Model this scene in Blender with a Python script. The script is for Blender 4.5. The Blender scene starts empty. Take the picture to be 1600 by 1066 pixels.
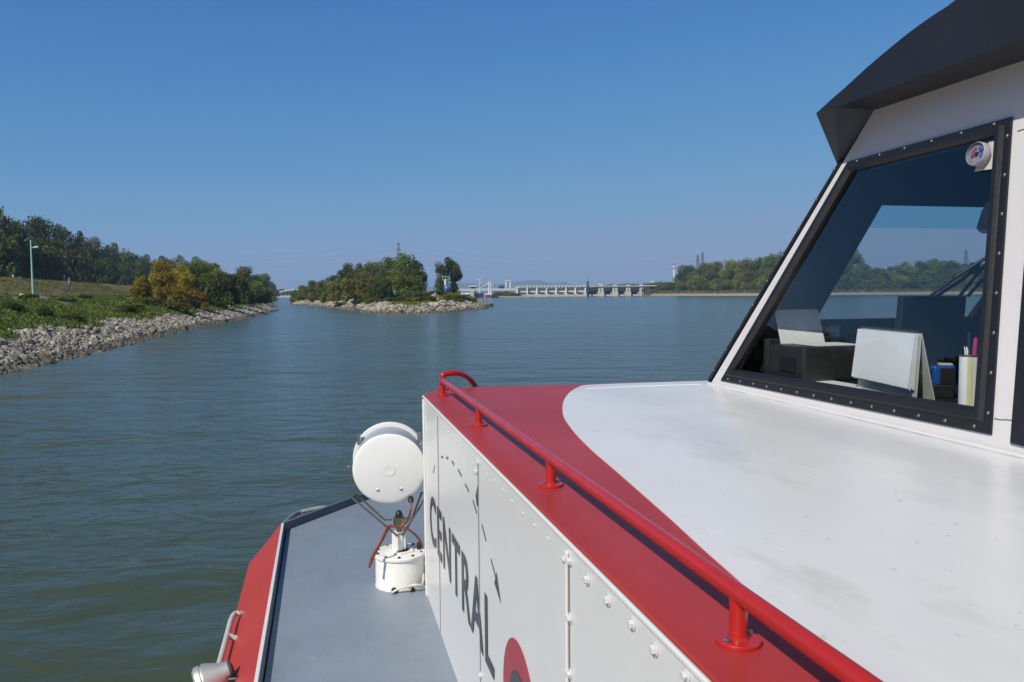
import bpy, bmesh, math, random
import numpy as np
from mathutils import Vector, Matrix
from mathutils.geometry import tessellate_polygon

R = math.radians
C = bpy.context.scene.collection
sc = bpy.context.scene

# ------------------------------------------------------------------ camera, sky, sun, exposure
CAM_H = 3.4                      # eye height over the water
FPX = 1244.4                     # focal length in photo pixels (1600 wide)
PITCH, ROLL = math.atan(76 / FPX), R(0.5)
YAW = R(13.4)                    # the boat's heading, left of the view
cam = bpy.data.objects.new('camera', bpy.data.cameras.new('camera'))
C.objects.link(cam)
cam.data.lens, cam.data.sensor_width = 28.0, 36.0
cam.data.clip_start, cam.data.clip_end = 0.05, 30000
CAM_M = (Matrix.Rotation(math.pi / 2 - PITCH, 3, 'X') @ Matrix.Rotation(-ROLL, 3, 'Z'))
cam.matrix_world = Matrix.Translation((0, 0, CAM_H)) @ CAM_M.to_4x4()
sc.camera = cam

SUN_EL = R(42)
SUN_AZ = Vector((-math.sin(R(37)), -math.cos(R(37)), 0))      # horizontal direction towards the sun
sun_dir = Vector((SUN_AZ.x * math.cos(SUN_EL), SUN_AZ.y * math.cos(SUN_EL), math.sin(SUN_EL)))
w = bpy.data.worlds.new('World'); sc.world = w; w.use_nodes = True
nt = w.node_tree; nt.nodes.clear()
wo = nt.nodes.new('ShaderNodeOutputWorld'); bg = nt.nodes.new('ShaderNodeBackground')
sky = nt.nodes.new('ShaderNodeTexSky'); sky.sky_type = 'NISHITA'; sky.sun_disc = False
sky.sun_elevation = SUN_EL
sky.sun_rotation = math.atan2(sun_dir.x, sun_dir.y)
sky.air_density, sky.dust_density, sky.ozone_density, sky.altitude = 0.5, 0.5, 8.0, 0
bg.inputs['Strength'].default_value = 0.1
# the camera's colour response: evens out the sky's brightness range and deepens its blue
v1 = nt.nodes.new('ShaderNodeVectorMath'); v1.operation = 'SCALE'; v1.inputs['Scale'].default_value = 0.085
v2 = nt.nodes.new('ShaderNodeVectorMath'); v2.operation = 'SCALE'; v2.inputs['Scale'].default_value = 10.0
rc = nt.nodes.new('ShaderNodeRGBCurve')
for c_, pts_ in zip(rc.mapping.curves, (((0.03, 0.034), (0.047, 0.064), (0.08, 0.112), (0.127, 0.170), (0.184, 0.222), (0.25, 0.252)), ((0.065, 0.098), (0.1, 0.200), (0.17, 0.288), (0.25, 0.338), (0.347, 0.348), (0.42, 0.345)), ((0.16, 0.24), (0.243, 0.49), (0.4, 0.56), (0.515, 0.57), (0.7, 0.54)))):
    c_.points[1].location = (1.0, pts_[-1][1] * 1.6)
    for p_ in pts_: c_.points.new(*p_)
    for p_ in c_.points: p_.handle_type = 'AUTO_CLAMPED'
rc.mapping.update()
nt.links.new(sky.outputs[0], v1.inputs[0]); nt.links.new(v1.outputs[0], rc.inputs['Color']); nt.links.new(rc.outputs[0], v2.inputs[0])
nt.links.new(v2.outputs[0], bg.inputs['Color']); nt.links.new(bg.outputs[0], wo.inputs['Surface'])
sun = bpy.data.objects.new('sun', bpy.data.lights.new('sun', 'SUN')); C.objects.link(sun)
sun.data.energy, sun.data.angle, sun.data.color = 4.3, R(0.5), (1.0, 0.935, 0.815)
sun.rotation_euler = (-sun_dir).to_track_quat('-Z', 'Y').to_euler()
sun.location = (-40, -60, 80)
vs = sc.view_settings
vs.view_transform, vs.look, vs.exposure, vs.gamma, vs.use_curve_mapping = 'Standard', 'None', 0.0, 1.0, False
cy = sc.cycles
cy.use_denoising = True
cy.max_bounces, cy.diffuse_bounces, cy.glossy_bounces, cy.transparent_max_bounces = 8, 3, 3, 12
cy.volume_bounces = 0
cy.sample_clamp_indirect = 4

rng = np.random.default_rng(7)
random.seed(7)

# ------------------------------------------------------------------ picture measurements -> real places
def ray(px, py):
    return CAM_M @ Vector(((px - 800) / FPX, -(py - 533) / FPX, -1))
def hor(px):                                   # y of the horizon at a column
    lo, hi = 300, 600
    for _ in range(30):
        m = (lo + hi) / 2
        if ray(px, m).z > 0: lo = m
        else: hi = m
    return lo
def at(px, py, Y):                             # world point Y metres ahead
    d = ray(px, py); return Vector((0, 0, CAM_H)) + d * (Y / d.y)
def col(px, Y):                                # x of a column Y metres ahead, near the horizon
    d = ray(px, hor(px)); return d.x * Y / d.y
BM = Matrix.Rotation(YAW, 3, 'Z')
def bray(px, py):                              # the same ray in the boat's axes (r starboard, f forward, z up)
    return BM.transposed() @ ray(px, py)
def onplane(px, py, p0, n):
    d = bray(px, py); o = Vector((0, 0, CAM_H))
    return o + d * ((Vector(p0) - o).dot(n) / d.dot(n))
def onz(px, py, z): return onplane(px, py, (0, 0, z), Vector((0, 0, 1)))
def onr(px, py, r): return onplane(px, py, (r, 0, 0), Vector((1, 0, 0)))
def onf(px, py, f): return onplane(px, py, (0, f, 0), Vector((0, 1, 0)))
def bw(p): return BM @ Vector(p)               # boat axes -> world

# ------------------------------------------------------------------ materials
def mat(name, color, rough=0.5, metal=0.0, var=0.0, scale=6.0, bump=0.0, bscale=40.0, col2=None, spec=0.5, coat=0.0, stretch=None, thresh=None, dirt=None):
    m = bpy.data.materials.new(name); m.use_nodes = True
    n, l = m.node_tree.nodes, m.node_tree.links
    b = n['Principled BSDF']
    b.inputs['Base Color'].default_value = (*color, 1)
    b.inputs['Roughness'].default_value = rough
    b.inputs['Metallic'].default_value = metal
    b.inputs['Specular IOR Level'].default_value = spec
    b.inputs['Coat Weight'].default_value = coat
    if var or bump or col2:
        tc = n.new('ShaderNodeTexCoord'); src = tc.outputs['Object']
        if stretch:
            mp = n.new('ShaderNodeMapping'); mp.inputs['Scale'].default_value = stretch
            l.new(src, mp.inputs['Vector']); src = mp.outputs[0]
    if var or col2:
        t = n.new('ShaderNodeTexNoise'); t.inputs['Scale'].default_value = scale
        t.inputs['Detail'].default_value = 6; t.inputs['Roughness'].default_value = 0.65
        l.new(src, t.inputs['Vector'])
        rp = n.new('ShaderNodeValToRGB')
        c2 = col2 if col2 else tuple(c * (1 - var) for c in color)
        lo, hi = thresh if thresh else (0.35, 0.68)
        rp.color_ramp.elements[0].position, rp.color_ramp.elements[1].position = lo, hi
        rp.color_ramp.elements[0].color = (*c2, 1); rp.color_ramp.elements[1].color = (*color, 1)
        l.new(t.outputs['Fac'], rp.inputs['Fac']); l.new(rp.outputs[0], b.inputs['Base Color'])
        mr = n.new('ShaderNodeMapRange'); mr.inputs['To Min'].default_value = rough + 0.12; mr.inputs['To Max'].default_value = max(rough - 0.04, 0.03)
        l.new(t.outputs['Fac'], mr.inputs['Value']); l.new(mr.outputs[0], b.inputs['Roughness'])
    for dc, dsc, dlo, dhi, damt, dst in (dirt or ()):      # marks with a shape of their own: stains, scuffs, flecks
        m3 = n.new('ShaderNodeMapping'); m3.inputs['Scale'].default_value = dst; m3.inputs['Location'].default_value = (dsc * 3.1, dsc, dsc * 0.7)
        l.new(tc.outputs['Object'], m3.inputs['Vector'])
        t3 = n.new('ShaderNodeTexNoise'); t3.inputs['Scale'].default_value = dsc; t3.inputs['Detail'].default_value = 5; t3.inputs['Roughness'].default_value = 0.6
        l.new(m3.outputs[0], t3.inputs['Vector'])
        r3 = n.new('ShaderNodeMapRange'); r3.inputs['From Min'].default_value = dlo; r3.inputs['From Max'].default_value = dhi; r3.inputs['To Max'].default_value = damt
        l.new(t3.outputs['Fac'], r3.inputs['Value'])
        x3 = n.new('ShaderNodeMix'); x3.data_type = 'RGBA'; x3.inputs[7].default_value = (*dc, 1)
        l.new(r3.outputs[0], x3.inputs[0])
        l.new(b.inputs['Base Color'].links[0].from_socket, x3.inputs[6]); l.new(x3.outputs[2], b.inputs['Base Color'])
    if bump:
        t2 = n.new('ShaderNodeTexNoise'); t2.inputs['Scale'].default_value = bscale; t2.inputs['Detail'].default_value = 4
        l.new(src, t2.inputs['Vector'])
        bp = n.new('ShaderNodeBump'); bp.inputs['Strength'].default_value = bump; bp.inputs['Distance'].default_value = 0.02
        l.new(t2.outputs['Fac'], bp.inputs['Height']); l.new(bp.outputs[0], b.inputs['Normal'])
    return m

M = {}
M['red'] = mat('red_paint', (0.43, 0.042, 0.040), 0.38, var=0.14, scale=1.7, bump=0.04, bscale=9, spec=0.36, dirt=(((0.52, 0.22, 0.20), 26.0, 0.68, 0.80, 0.5, (1, 0.3, 1)), ((0.30, 0.035, 0.035), 2.2, 0.55, 0.70, 0.5, (1, 0.4, 1))))
M['red_gloss'] = mat('red_rail_paint', (0.47, 0.022, 0.020), 0.24, var=0.12, scale=14, coat=0.25)
M['red_side'] = mat('red_side_paint', (0.47, 0.045, 0.036), 0.42, var=0.12, scale=3, bump=0.05, bscale=8, dirt=(((0.30, 0.05, 0.04), 6.0, 0.58, 0.72, 0.5, (1, 0.4, 1)),))
M['roof_white'] = mat('white_roof_paint', (0.79, 0.79, 0.785), 0.27, var=0.09, scale=2.6, bump=0.08, bscale=3.0, col2=(0.71, 0.715, 0.72), stretch=(1, 0.55, 1), dirt=(((0.42, 0.38, 0.31), 5.0, 0.60, 0.74, 0.45, (1, 0.35, 1)), ((0.30, 0.25, 0.19), 55.0, 0.665, 0.73, 0.6, (1, 0.5, 1)), ((0.55, 0.57, 0.60), 1.1, 0.50, 0.62, 0.5, (1, 0.4, 1))))
M['panel_white'] = mat('white_panel_paint', (0.77, 0.77, 0.76), 0.26, var=0.05, scale=3.0, bump=0.10, bscale=1.6)
M['white'] = mat('white_gloss_paint', (0.80, 0.80, 0.79), 0.35, var=0.05, scale=7, bump=0.03, bscale=20)
M['wall_white'] = mat('white_wall_paint', (0.66, 0.645, 0.65), 0.38, var=0.06, scale=3, bump=0.05, bscale=7)
M['old_white'] = mat('worn_white_paint', (0.78, 0.77, 0.74), 0.45, scale=26, col2=(0.36, 0.25, 0.17), thresh=(0.26, 0.36), bump=0.1, bscale=30)
M['deck'] = mat('grey_deck_paint', (0.235, 0.280, 0.335), 0.40, var=0.12, scale=3.2, bump=0.16, bscale=150, dirt=(((0.40, 0.42, 0.44), 14.0, 0.66, 0.78, 0.55, (1, 0.5, 1)), ((0.13, 0.15, 0.17), 4.0, 0.58, 0.72, 0.30, (1, 0.6, 1)), ((0.34, 0.35, 0.36), 120.0, 0.66, 0.74, 0.6, (1, 1, 1))))
M['deck_dark'] = mat('dark_lip_and_shade', (0.13, 0.16, 0.19), 0.5, var=0.2, scale=6)  # dark bow lip colour; on the side lip it also paints in shade
M['hull'] = mat('hull_paint', (0.30, 0.03, 0.03), 0.4, var=0.15)
M['steel'] = mat('stainless_steel', (0.55, 0.54, 0.52), 0.28, 1.0, var=0.15, scale=20)
M['bronze'] = mat('weathered_steel', (0.30, 0.27, 0.23), 0.38, 0.9, var=0.3, scale=30)
M['rail_grey'] = mat('blue_grey_rail_paint', (0.20, 0.23, 0.26), 0.35, var=0.2, scale=12)
M['pale_paint'] = mat('pale_grey_paint', (0.56, 0.555, 0.53), 0.4, var=0.12, scale=20)
M['body_grey'] = mat('blue_grey_lamp_body', (0.36, 0.39, 0.43), 0.32, var=0.12, scale=10)  # blue-grey tone of the body between white back and front ring
M['alu'] = mat('brushed_aluminium', (0.66, 0.66, 0.64), 0.5, 0.75, var=0.1, scale=18)
M['rubber'] = mat('black_rubber', (0.014, 0.015, 0.019), 0.38, var=0.3, scale=14, bump=0.06, bscale=60)
M['black'] = mat('black_plastic', (0.012, 0.012, 0.014), 0.42, var=0.2, scale=12)
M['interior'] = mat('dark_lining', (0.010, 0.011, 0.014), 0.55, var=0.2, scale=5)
M['charcoal'] = mat('charcoal_roof_paint', (0.018, 0.020, 0.025), 0.42, var=0.25, scale=3, bump=0.05, bscale=12)
M['visor'] = mat('grey_visor_paint', (0.075, 0.085, 0.095), 0.5, var=0.3, scale=8)
M['grey_plastic'] = mat('grey_plastic', (0.030, 0.030, 0.032), 0.4, var=0.15, scale=9)
M['paper'] = mat('white_paper', (0.87, 0.88, 0.89), 0.75, var=0.04, scale=14)
M['cream'] = mat('cream_card', (0.70, 0.66, 0.42), 0.6, var=0.08, scale=12)
M['card'] = mat('grey_card', (0.55, 0.54, 0.50), 0.7, var=0.08, scale=12)
M['blue'] = mat('blue_plastic', (0.012, 0.075, 0.33), 0.3, var=0.1)
M['pink'] = mat('magenta_plastic', (0.45, 0.02, 0.16), 0.35, var=0.1)
M['cable_red'] = mat('brown_red_cable', (0.23, 0.055, 0.04), 0.45, var=0.2, scale=30)
M['cable_white'] = mat('grey_white_cable', (0.62, 0.60, 0.52), 0.5, var=0.15, scale=30)
M['mark'] = mat('dark_grey_vinyl', (0.062, 0.068, 0.080), 0.32, var=0.15, scale=12)
M['mark_red'] = mat('red_vinyl', (0.43, 0.045, 0.060), 0.32, var=0.1)
M['concrete'] = mat('pale_concrete', (0.56, 0.54, 0.49), 0.85, var=0.35, scale=0.5, bump=0.2, bscale=3)
M['concrete_dark'] = mat('weathered_concrete', (0.26, 0.25, 0.24), 0.85, var=0.35, scale=0.5)
M['white_far'] = mat('white_coating', (0.72, 0.72, 0.71), 0.5, var=0.08, scale=0.4)
M['navy'] = mat('dark_blue_steel', (0.030, 0.050, 0.095), 0.5, var=0.3, scale=0.6)
M['teal'] = mat('teal_steel', (0.09, 0.22, 0.24), 0.5, var=0.25, scale=0.6)
M['rust'] = mat('rust_red_steel', (0.17, 0.062, 0.045), 0.8, var=0.4, scale=0.8)
M['brown'] = mat('brown_pile', (0.11, 0.075, 0.055), 0.85, var=0.4, scale=1.2)
M['mint'] = mat('mint_green_paint', (0.36, 0.60, 0.54), 0.4, var=0.1, scale=1.5)
M['sign_blue'] = mat('blue_sign_paint', (0.03, 0.13, 0.50), 0.4, var=0.05)
M['red_band'] = mat('red_band_paint', (0.55, 0.05, 0.05), 0.5, var=0.1)
M['pylon'] = mat('galvanised_steel', (0.12, 0.13, 0.145), 0.6, 0.3, var=0.15)
M['wire'] = mat('cable_aluminium', (0.10, 0.11, 0.12), 0.6, 0.2, var=0.1)
M['yellow'] = mat('yellow_paint', (0.72, 0.62, 0.02), 0.5, var=0.1)
M['bark'] = mat('bark', (0.085, 0.068, 0.050), 0.9, var=0.4, scale=5, bump=0.5, bscale=20)
M['hill'] = mat('wooded_hills', (0.055, 0.075, 0.045), 0.95, var=0.4, scale=0.01)
M['skin'] = mat('skin', (0.45, 0.27, 0.19), 0.6, var=0.05)
M['shirt'] = mat('blue_shirt', (0.12, 0.20, 0.32), 0.8, var=0.1)
M['trousers'] = mat('pale_trousers', (0.42, 0.43, 0.42), 0.8, var=0.1)
M['shorts'] = mat('dark_shorts', (0.05, 0.06, 0.09), 0.8, var=0.1)
M['hair'] = mat('brown_hair', (0.05, 0.035, 0.025), 0.7, var=0.1)
M['dial'] = mat('dial_face', (0.36, 0.34, 0.40), 0.35, var=0.08)
M['dial_red'] = mat('dial_red', (0.50, 0.05, 0.05), 0.4, var=0.1)
M['dial_blue'] = mat('dial_blue', (0.05, 0.15, 0.50), 0.4, var=0.1)
M['screen'] = mat('dark_screen', (0.006, 0.006, 0.007), 0.45, var=0.05, spec=0.15)

def glass(name, tint, ior=1.5, rough=0.0):
    m = bpy.data.materials.new(name); m.use_nodes = True
    n, l = m.node_tree.nodes, m.node_tree.links; n.clear()
    o = n.new('ShaderNodeOutputMaterial'); mx = n.new('ShaderNodeMixShader'); fr = n.new('ShaderNodeFresnel')
    t = n.new('ShaderNodeBsdfTransparent'); g = n.new('ShaderNodeBsdfGlossy')
    fr.inputs['IOR'].default_value = ior; t.inputs['Color'].default_value = (*tint, 1)
    g.inputs['Roughness'].default_value = rough
    ge = n.new('ShaderNodeNewGeometry'); mu = n.new('ShaderNodeMath'); mu.operation = 'MULTIPLY_ADD'     # only the outer face mirrors
    mu.inputs[1].default_value = -1; mu.inputs[2].default_value = 1; m2 = n.new('ShaderNodeMath'); m2.operation = 'MULTIPLY'; m4 = n.new('ShaderNodeMath'); m4.operation = 'MULTIPLY'; m4.inputs[1].default_value = 1.8   # both faces of the pane
    l.new(ge.outputs['Backfacing'], mu.inputs[0]); l.new(mu.outputs[0], m2.inputs[0]); l.new(fr.outputs[0], m2.inputs[1])
    l.new(m2.outputs[0], m4.inputs[0]); m4.use_clamp = True; l.new(m4.outputs[0], mx.inputs[0]); l.new(t.outputs[0], mx.inputs[1]); l.new(g.outputs[0], mx.inputs[2]); l.new(mx.outputs[0], o.inputs['Surface'])
    return m
M['glass'] = glass('window_glass', (0.915, 0.935, 0.94))
M['glass_clear'] = glass('clear_dome', (0.93, 0.94, 0.95))
M['glass_blue'] = glass('blue_film', (0.72, 0.91, 0.97), 1.02)

def ground_mat(name, stops, scale, bscale, bump=0.5):
    m = bpy.data.materials.new(name); m.use_nodes = True
    n, l = m.node_tree.nodes, m.node_tree.links; b = n['Principled BSDF']
    b.inputs['Roughness'].default_value = 0.95; b.inputs['Specular IOR Level'].default_value = 0.15
    tc = n.new('ShaderNodeTexCoord'); t = n.new('ShaderNodeTexNoise')
    t.inputs['Scale'].default_value = scale; t.inputs['Detail'].default_value = 9; t.inputs['Roughness'].default_value = 0.7
    rp = n.new('ShaderNodeValToRGB'); cr = rp.color_ramp
    while len(cr.elements) < len(stops): cr.elements.new(0.5)
    for e, (p, c) in zip(cr.elements, stops): e.position, e.color = p, (*c, 1)
    l.new(tc.outputs['Object'], t.inputs['Vector']); l.new(t.outputs['Fac'], rp.inputs['Fac']); l.new(rp.outputs[0], b.inputs['Base Color'])
    t2 = n.new('ShaderNodeTexNoise'); t2.inputs['Scale'].default_value = bscale; t2.inputs['Detail'].default_value = 5
    l.new(tc.outputs['Object'], t2.inputs['Vector'])
    bp = n.new('ShaderNodeBump'); bp.inputs['Strength'].default_value = bump; bp.inputs['Distance'].default_value = 0.3
    l.new(t2.outputs['Fac'], bp.inputs['Height']); l.new(bp.outputs[0], b.inputs['Normal'])
    return m
M['soil'] = ground_mat('grassy_soil', [(0.3, (0.030, 0.038, 0.014)), (0.5, (0.055, 0.064, 0.022)), (0.7, (0.085, 0.080, 0.034))], 0.35, 2.5)
M['dike'] = ground_mat('dry_dike_grass', [(0.3, (0.085, 0.092, 0.026)), (0.5, (0.130, 0.128, 0.042)), (0.72, (0.185, 0.152, 0.060))], 0.22, 1.6)
M['gravel'] = ground_mat('pale_gravel', [(0.3, (0.17, 0.155, 0.125)), (0.5, (0.30, 0.28, 0.235)), (0.7, (0.40, 0.37, 0.31))], 0.9, 3.0)
M['path'] = ground_mat('trodden_path', [(0.3, (0.10, 0.095, 0.050)), (0.6, (0.16, 0.14, 0.085))], 0.8, 3.0)

def leaf_mat(name, c1, c2, c3):
    m = bpy.data.materials.new(name); m.use_nodes = True
    n, l = m.node_tree.nodes, m.node_tree.links; b = n['Principled BSDF']
    at_ = n.new('ShaderNodeAttribute'); at_.attribute_name = 'tint'
    oi = n.new('ShaderNodeObjectInfo')
    rp = n.new('ShaderNodeValToRGB'); cr = rp.color_ramp; cr.elements.new(0.5)
    for e, (p, c) in zip(cr.elements, ((0.0, c1), (0.5, c2), (1.0, c3))): e.position, e.color = p, (*c, 1)
    l.new(at_.outputs['Fac'], rp.inputs['Fac'])
    hs = n.new('ShaderNodeHueSaturation')
    mr = n.new('ShaderNodeMapRange'); mr.inputs['To Min'].default_value = 0.492; mr.inputs['To Max'].default_value = 0.510
    mv = n.new('ShaderNodeMapRange'); mv.inputs['To Min'].default_value = 0.78; mv.inputs['To Max'].default_value = 1.22
    l.new(oi.outputs['Random'], mr.inputs['Value']); l.new(oi.outputs['Random'], mv.inputs['Value'])
    l.new(mr.outputs[0], hs.inputs['Hue']); l.new(mv.outputs[0], hs.inputs['Value']); l.new(rp.outputs[0], hs.inputs['Color'])
    l.new(hs.outputs[0], b.inputs['Base Color'])
    b.inputs['Roughness'].default_value = 0.6; b.inputs['Specular IOR Level'].default_value = 0.25
    tr = n.new('ShaderNodeBsdfTranslucent'); l.new(hs.outputs[0], tr.inputs['Color'])
    mx = n.new('ShaderNodeMixShader'); mx.inputs[0].default_value = 0.32
    l.new(b.outputs[0], mx.inputs[1]); l.new(tr.outputs[0], mx.inputs[2]); l.new(mx.outputs[0], n['Material Output'].inputs['Surface'])
    return m
M['leaf_dark'] = leaf_mat('dark_green_leaves', (0.0448, 0.0651, 0.0166), (0.0785, 0.1085, 0.0244), (0.1389, 0.1693, 0.0372))
M['leaf_mid'] = leaf_mat('mid_green_leaves', (0.0717, 0.1085, 0.0193), (0.1254, 0.1736, 0.0295), (0.2061, 0.243, 0.0436))
M['leaf_olive'] = leaf_mat('olive_leaves', (0.1075, 0.1172, 0.0244), (0.1837, 0.1823, 0.0372), (0.2801, 0.2517, 0.0539))
M['leaf_lime'] = leaf_mat('yellow_green_leaves', (0.112, 0.1606, 0.018), (0.2061, 0.2647, 0.0295), (0.336, 0.3581, 0.0462))
M['leaf_yellow'] = leaf_mat('yellow_autumn_leaves', (0.23, 0.185, 0.020), (0.40, 0.305, 0.028), (0.52, 0.415, 0.045))
M['leaf_orange'] = leaf_mat('orange_autumn_leaves', (0.13, 0.080, 0.018), (0.22, 0.130, 0.022), (0.29, 0.180, 0.030))
M['leaf_bramble'] = leaf_mat('bramble_leaves', (0.055, 0.085, 0.020), (0.100, 0.148, 0.030), (0.155, 0.195, 0.044))
M['leaf_pale'] = leaf_mat('pale_grey_leaves', (0.090, 0.094, 0.062), (0.135, 0.135, 0.090), (0.18, 0.175, 0.12))
M['weed'] = leaf_mat('bank_weeds', (0.066, 0.098, 0.022), (0.125, 0.172, 0.032), (0.200, 0.215, 0.052))

def stone_mat():
    m = bpy.data.materials.new('riprap_stone'); m.use_nodes = True
    n, l = m.node_tree.nodes, m.node_tree.links; b = n['Principled BSDF']
    a = n.new('ShaderNodeAttribute'); a.attribute_name = 'tint'
    rp = n.new('ShaderNodeValToRGB'); cr = rp.color_ramp; cr.elements.new(0.5)
    for e, (p, c) in zip(cr.elements, ((0.0, (0.075, 0.066, 0.050)), (0.5, (0.25, 0.225, 0.178)), (1.0, (0.47, 0.43, 0.35)))): e.position, e.color = p, (*c, 1)
    l.new(a.outputs['Fac'], rp.inputs['Fac'])
    tc = n.new('ShaderNodeTexCoord'); t = n.new('ShaderNodeTexNoise'); t.inputs['Scale'].default_value = 5; t.inputs['Detail'].default_value = 5
    l.new(tc.outputs['Object'], t.inputs['Vector'])
    mx = n.new('ShaderNodeMix'); mx.data_type = 'RGBA'; mx.blend_type = 'MULTIPLY'; mx.inputs[0].default_value = 0.6
    l.new(rp.outputs[0], mx.inputs[6]); l.new(t.outputs['Color'], mx.inputs[7])
    l.new(rp.outputs[0], b.inputs['Base Color']); b.inputs['Roughness'].default_value = 0.9
    return m
M['stone'] = stone_mat()

def water_mat():
    m = bpy.data.materials.new('river_water'); m.use_nodes = True
    n, l = m.node_tree.nodes, m.node_tree.links; b = n['Principled BSDF']
    b.inputs['Base Color'].default_value = (0.053, 0.072, 0.040, 1)
    b.inputs['Roughness'].default_value = 0.18; b.inputs['IOR'].default_value = 1.33
    tc = n.new('ShaderNodeTexCoord')
    wp_ = n.new('ShaderNodeTexNoise'); wp_.inputs['Scale'].default_value = 0.035; wp_.inputs['Detail'].default_value = 4; wp_.inputs['Distortion'].default_value = 1.0
    l.new(tc.outputs['Object'], wp_.inputs['Vector'])          # calmer and livelier patches
    prev = None
    for (sx, sy, rot, dist, strg, det) in ((0.10, 0.26, 8, 0.60, 0.5, 2), (0.38, 0.85, -14, 0.27, 0.55, 3), (1.5, 2.1, 30, 0.085, 0.6, 3), (5.0, 7.0, 12, 0.012, 0.5, 2)):
        mp = n.new('ShaderNodeMapping'); mp.inputs['Scale'].default_value = (sx, sy, 1); mp.inputs['Rotation'].default_value = (0, 0, R(rot))
        t = n.new('ShaderNodeTexNoise'); t.inputs['Scale'].default_value = 1.0; t.inputs['Detail'].default_value = det; t.inputs['Distortion'].default_value = 0.6
        l.new(tc.outputs['Object'], mp.inputs['Vector']); l.new(mp.outputs[0], t.inputs['Vector'])
        bp = n.new('ShaderNodeBump'); bp.inputs['Strength'].default_value = strg; bp.inputs['Distance'].default_value = dist
        l.new(t.outputs['Fac'], bp.inputs['Height'])
        if dist < 0.3:
            ws_ = n.new('ShaderNodeMapRange'); ws_.inputs['From Min'].default_value = 0.35; ws_.inputs['From Max'].default_value = 0.65
            ws_.inputs['To Min'].default_value = strg * 0.55; ws_.inputs['To Max'].default_value = strg * 1.25
            l.new(wp_.outputs['Fac'], ws_.inputs['Value']); l.new(ws_.outputs[0], bp.inputs['Strength'])
        if prev: l.new(prev.outputs[0], bp.inputs['Normal'])
        prev = bp
    l.new(prev.outputs[0], b.inputs['Normal'])
    return m
M['water'] = water_mat()

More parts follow.
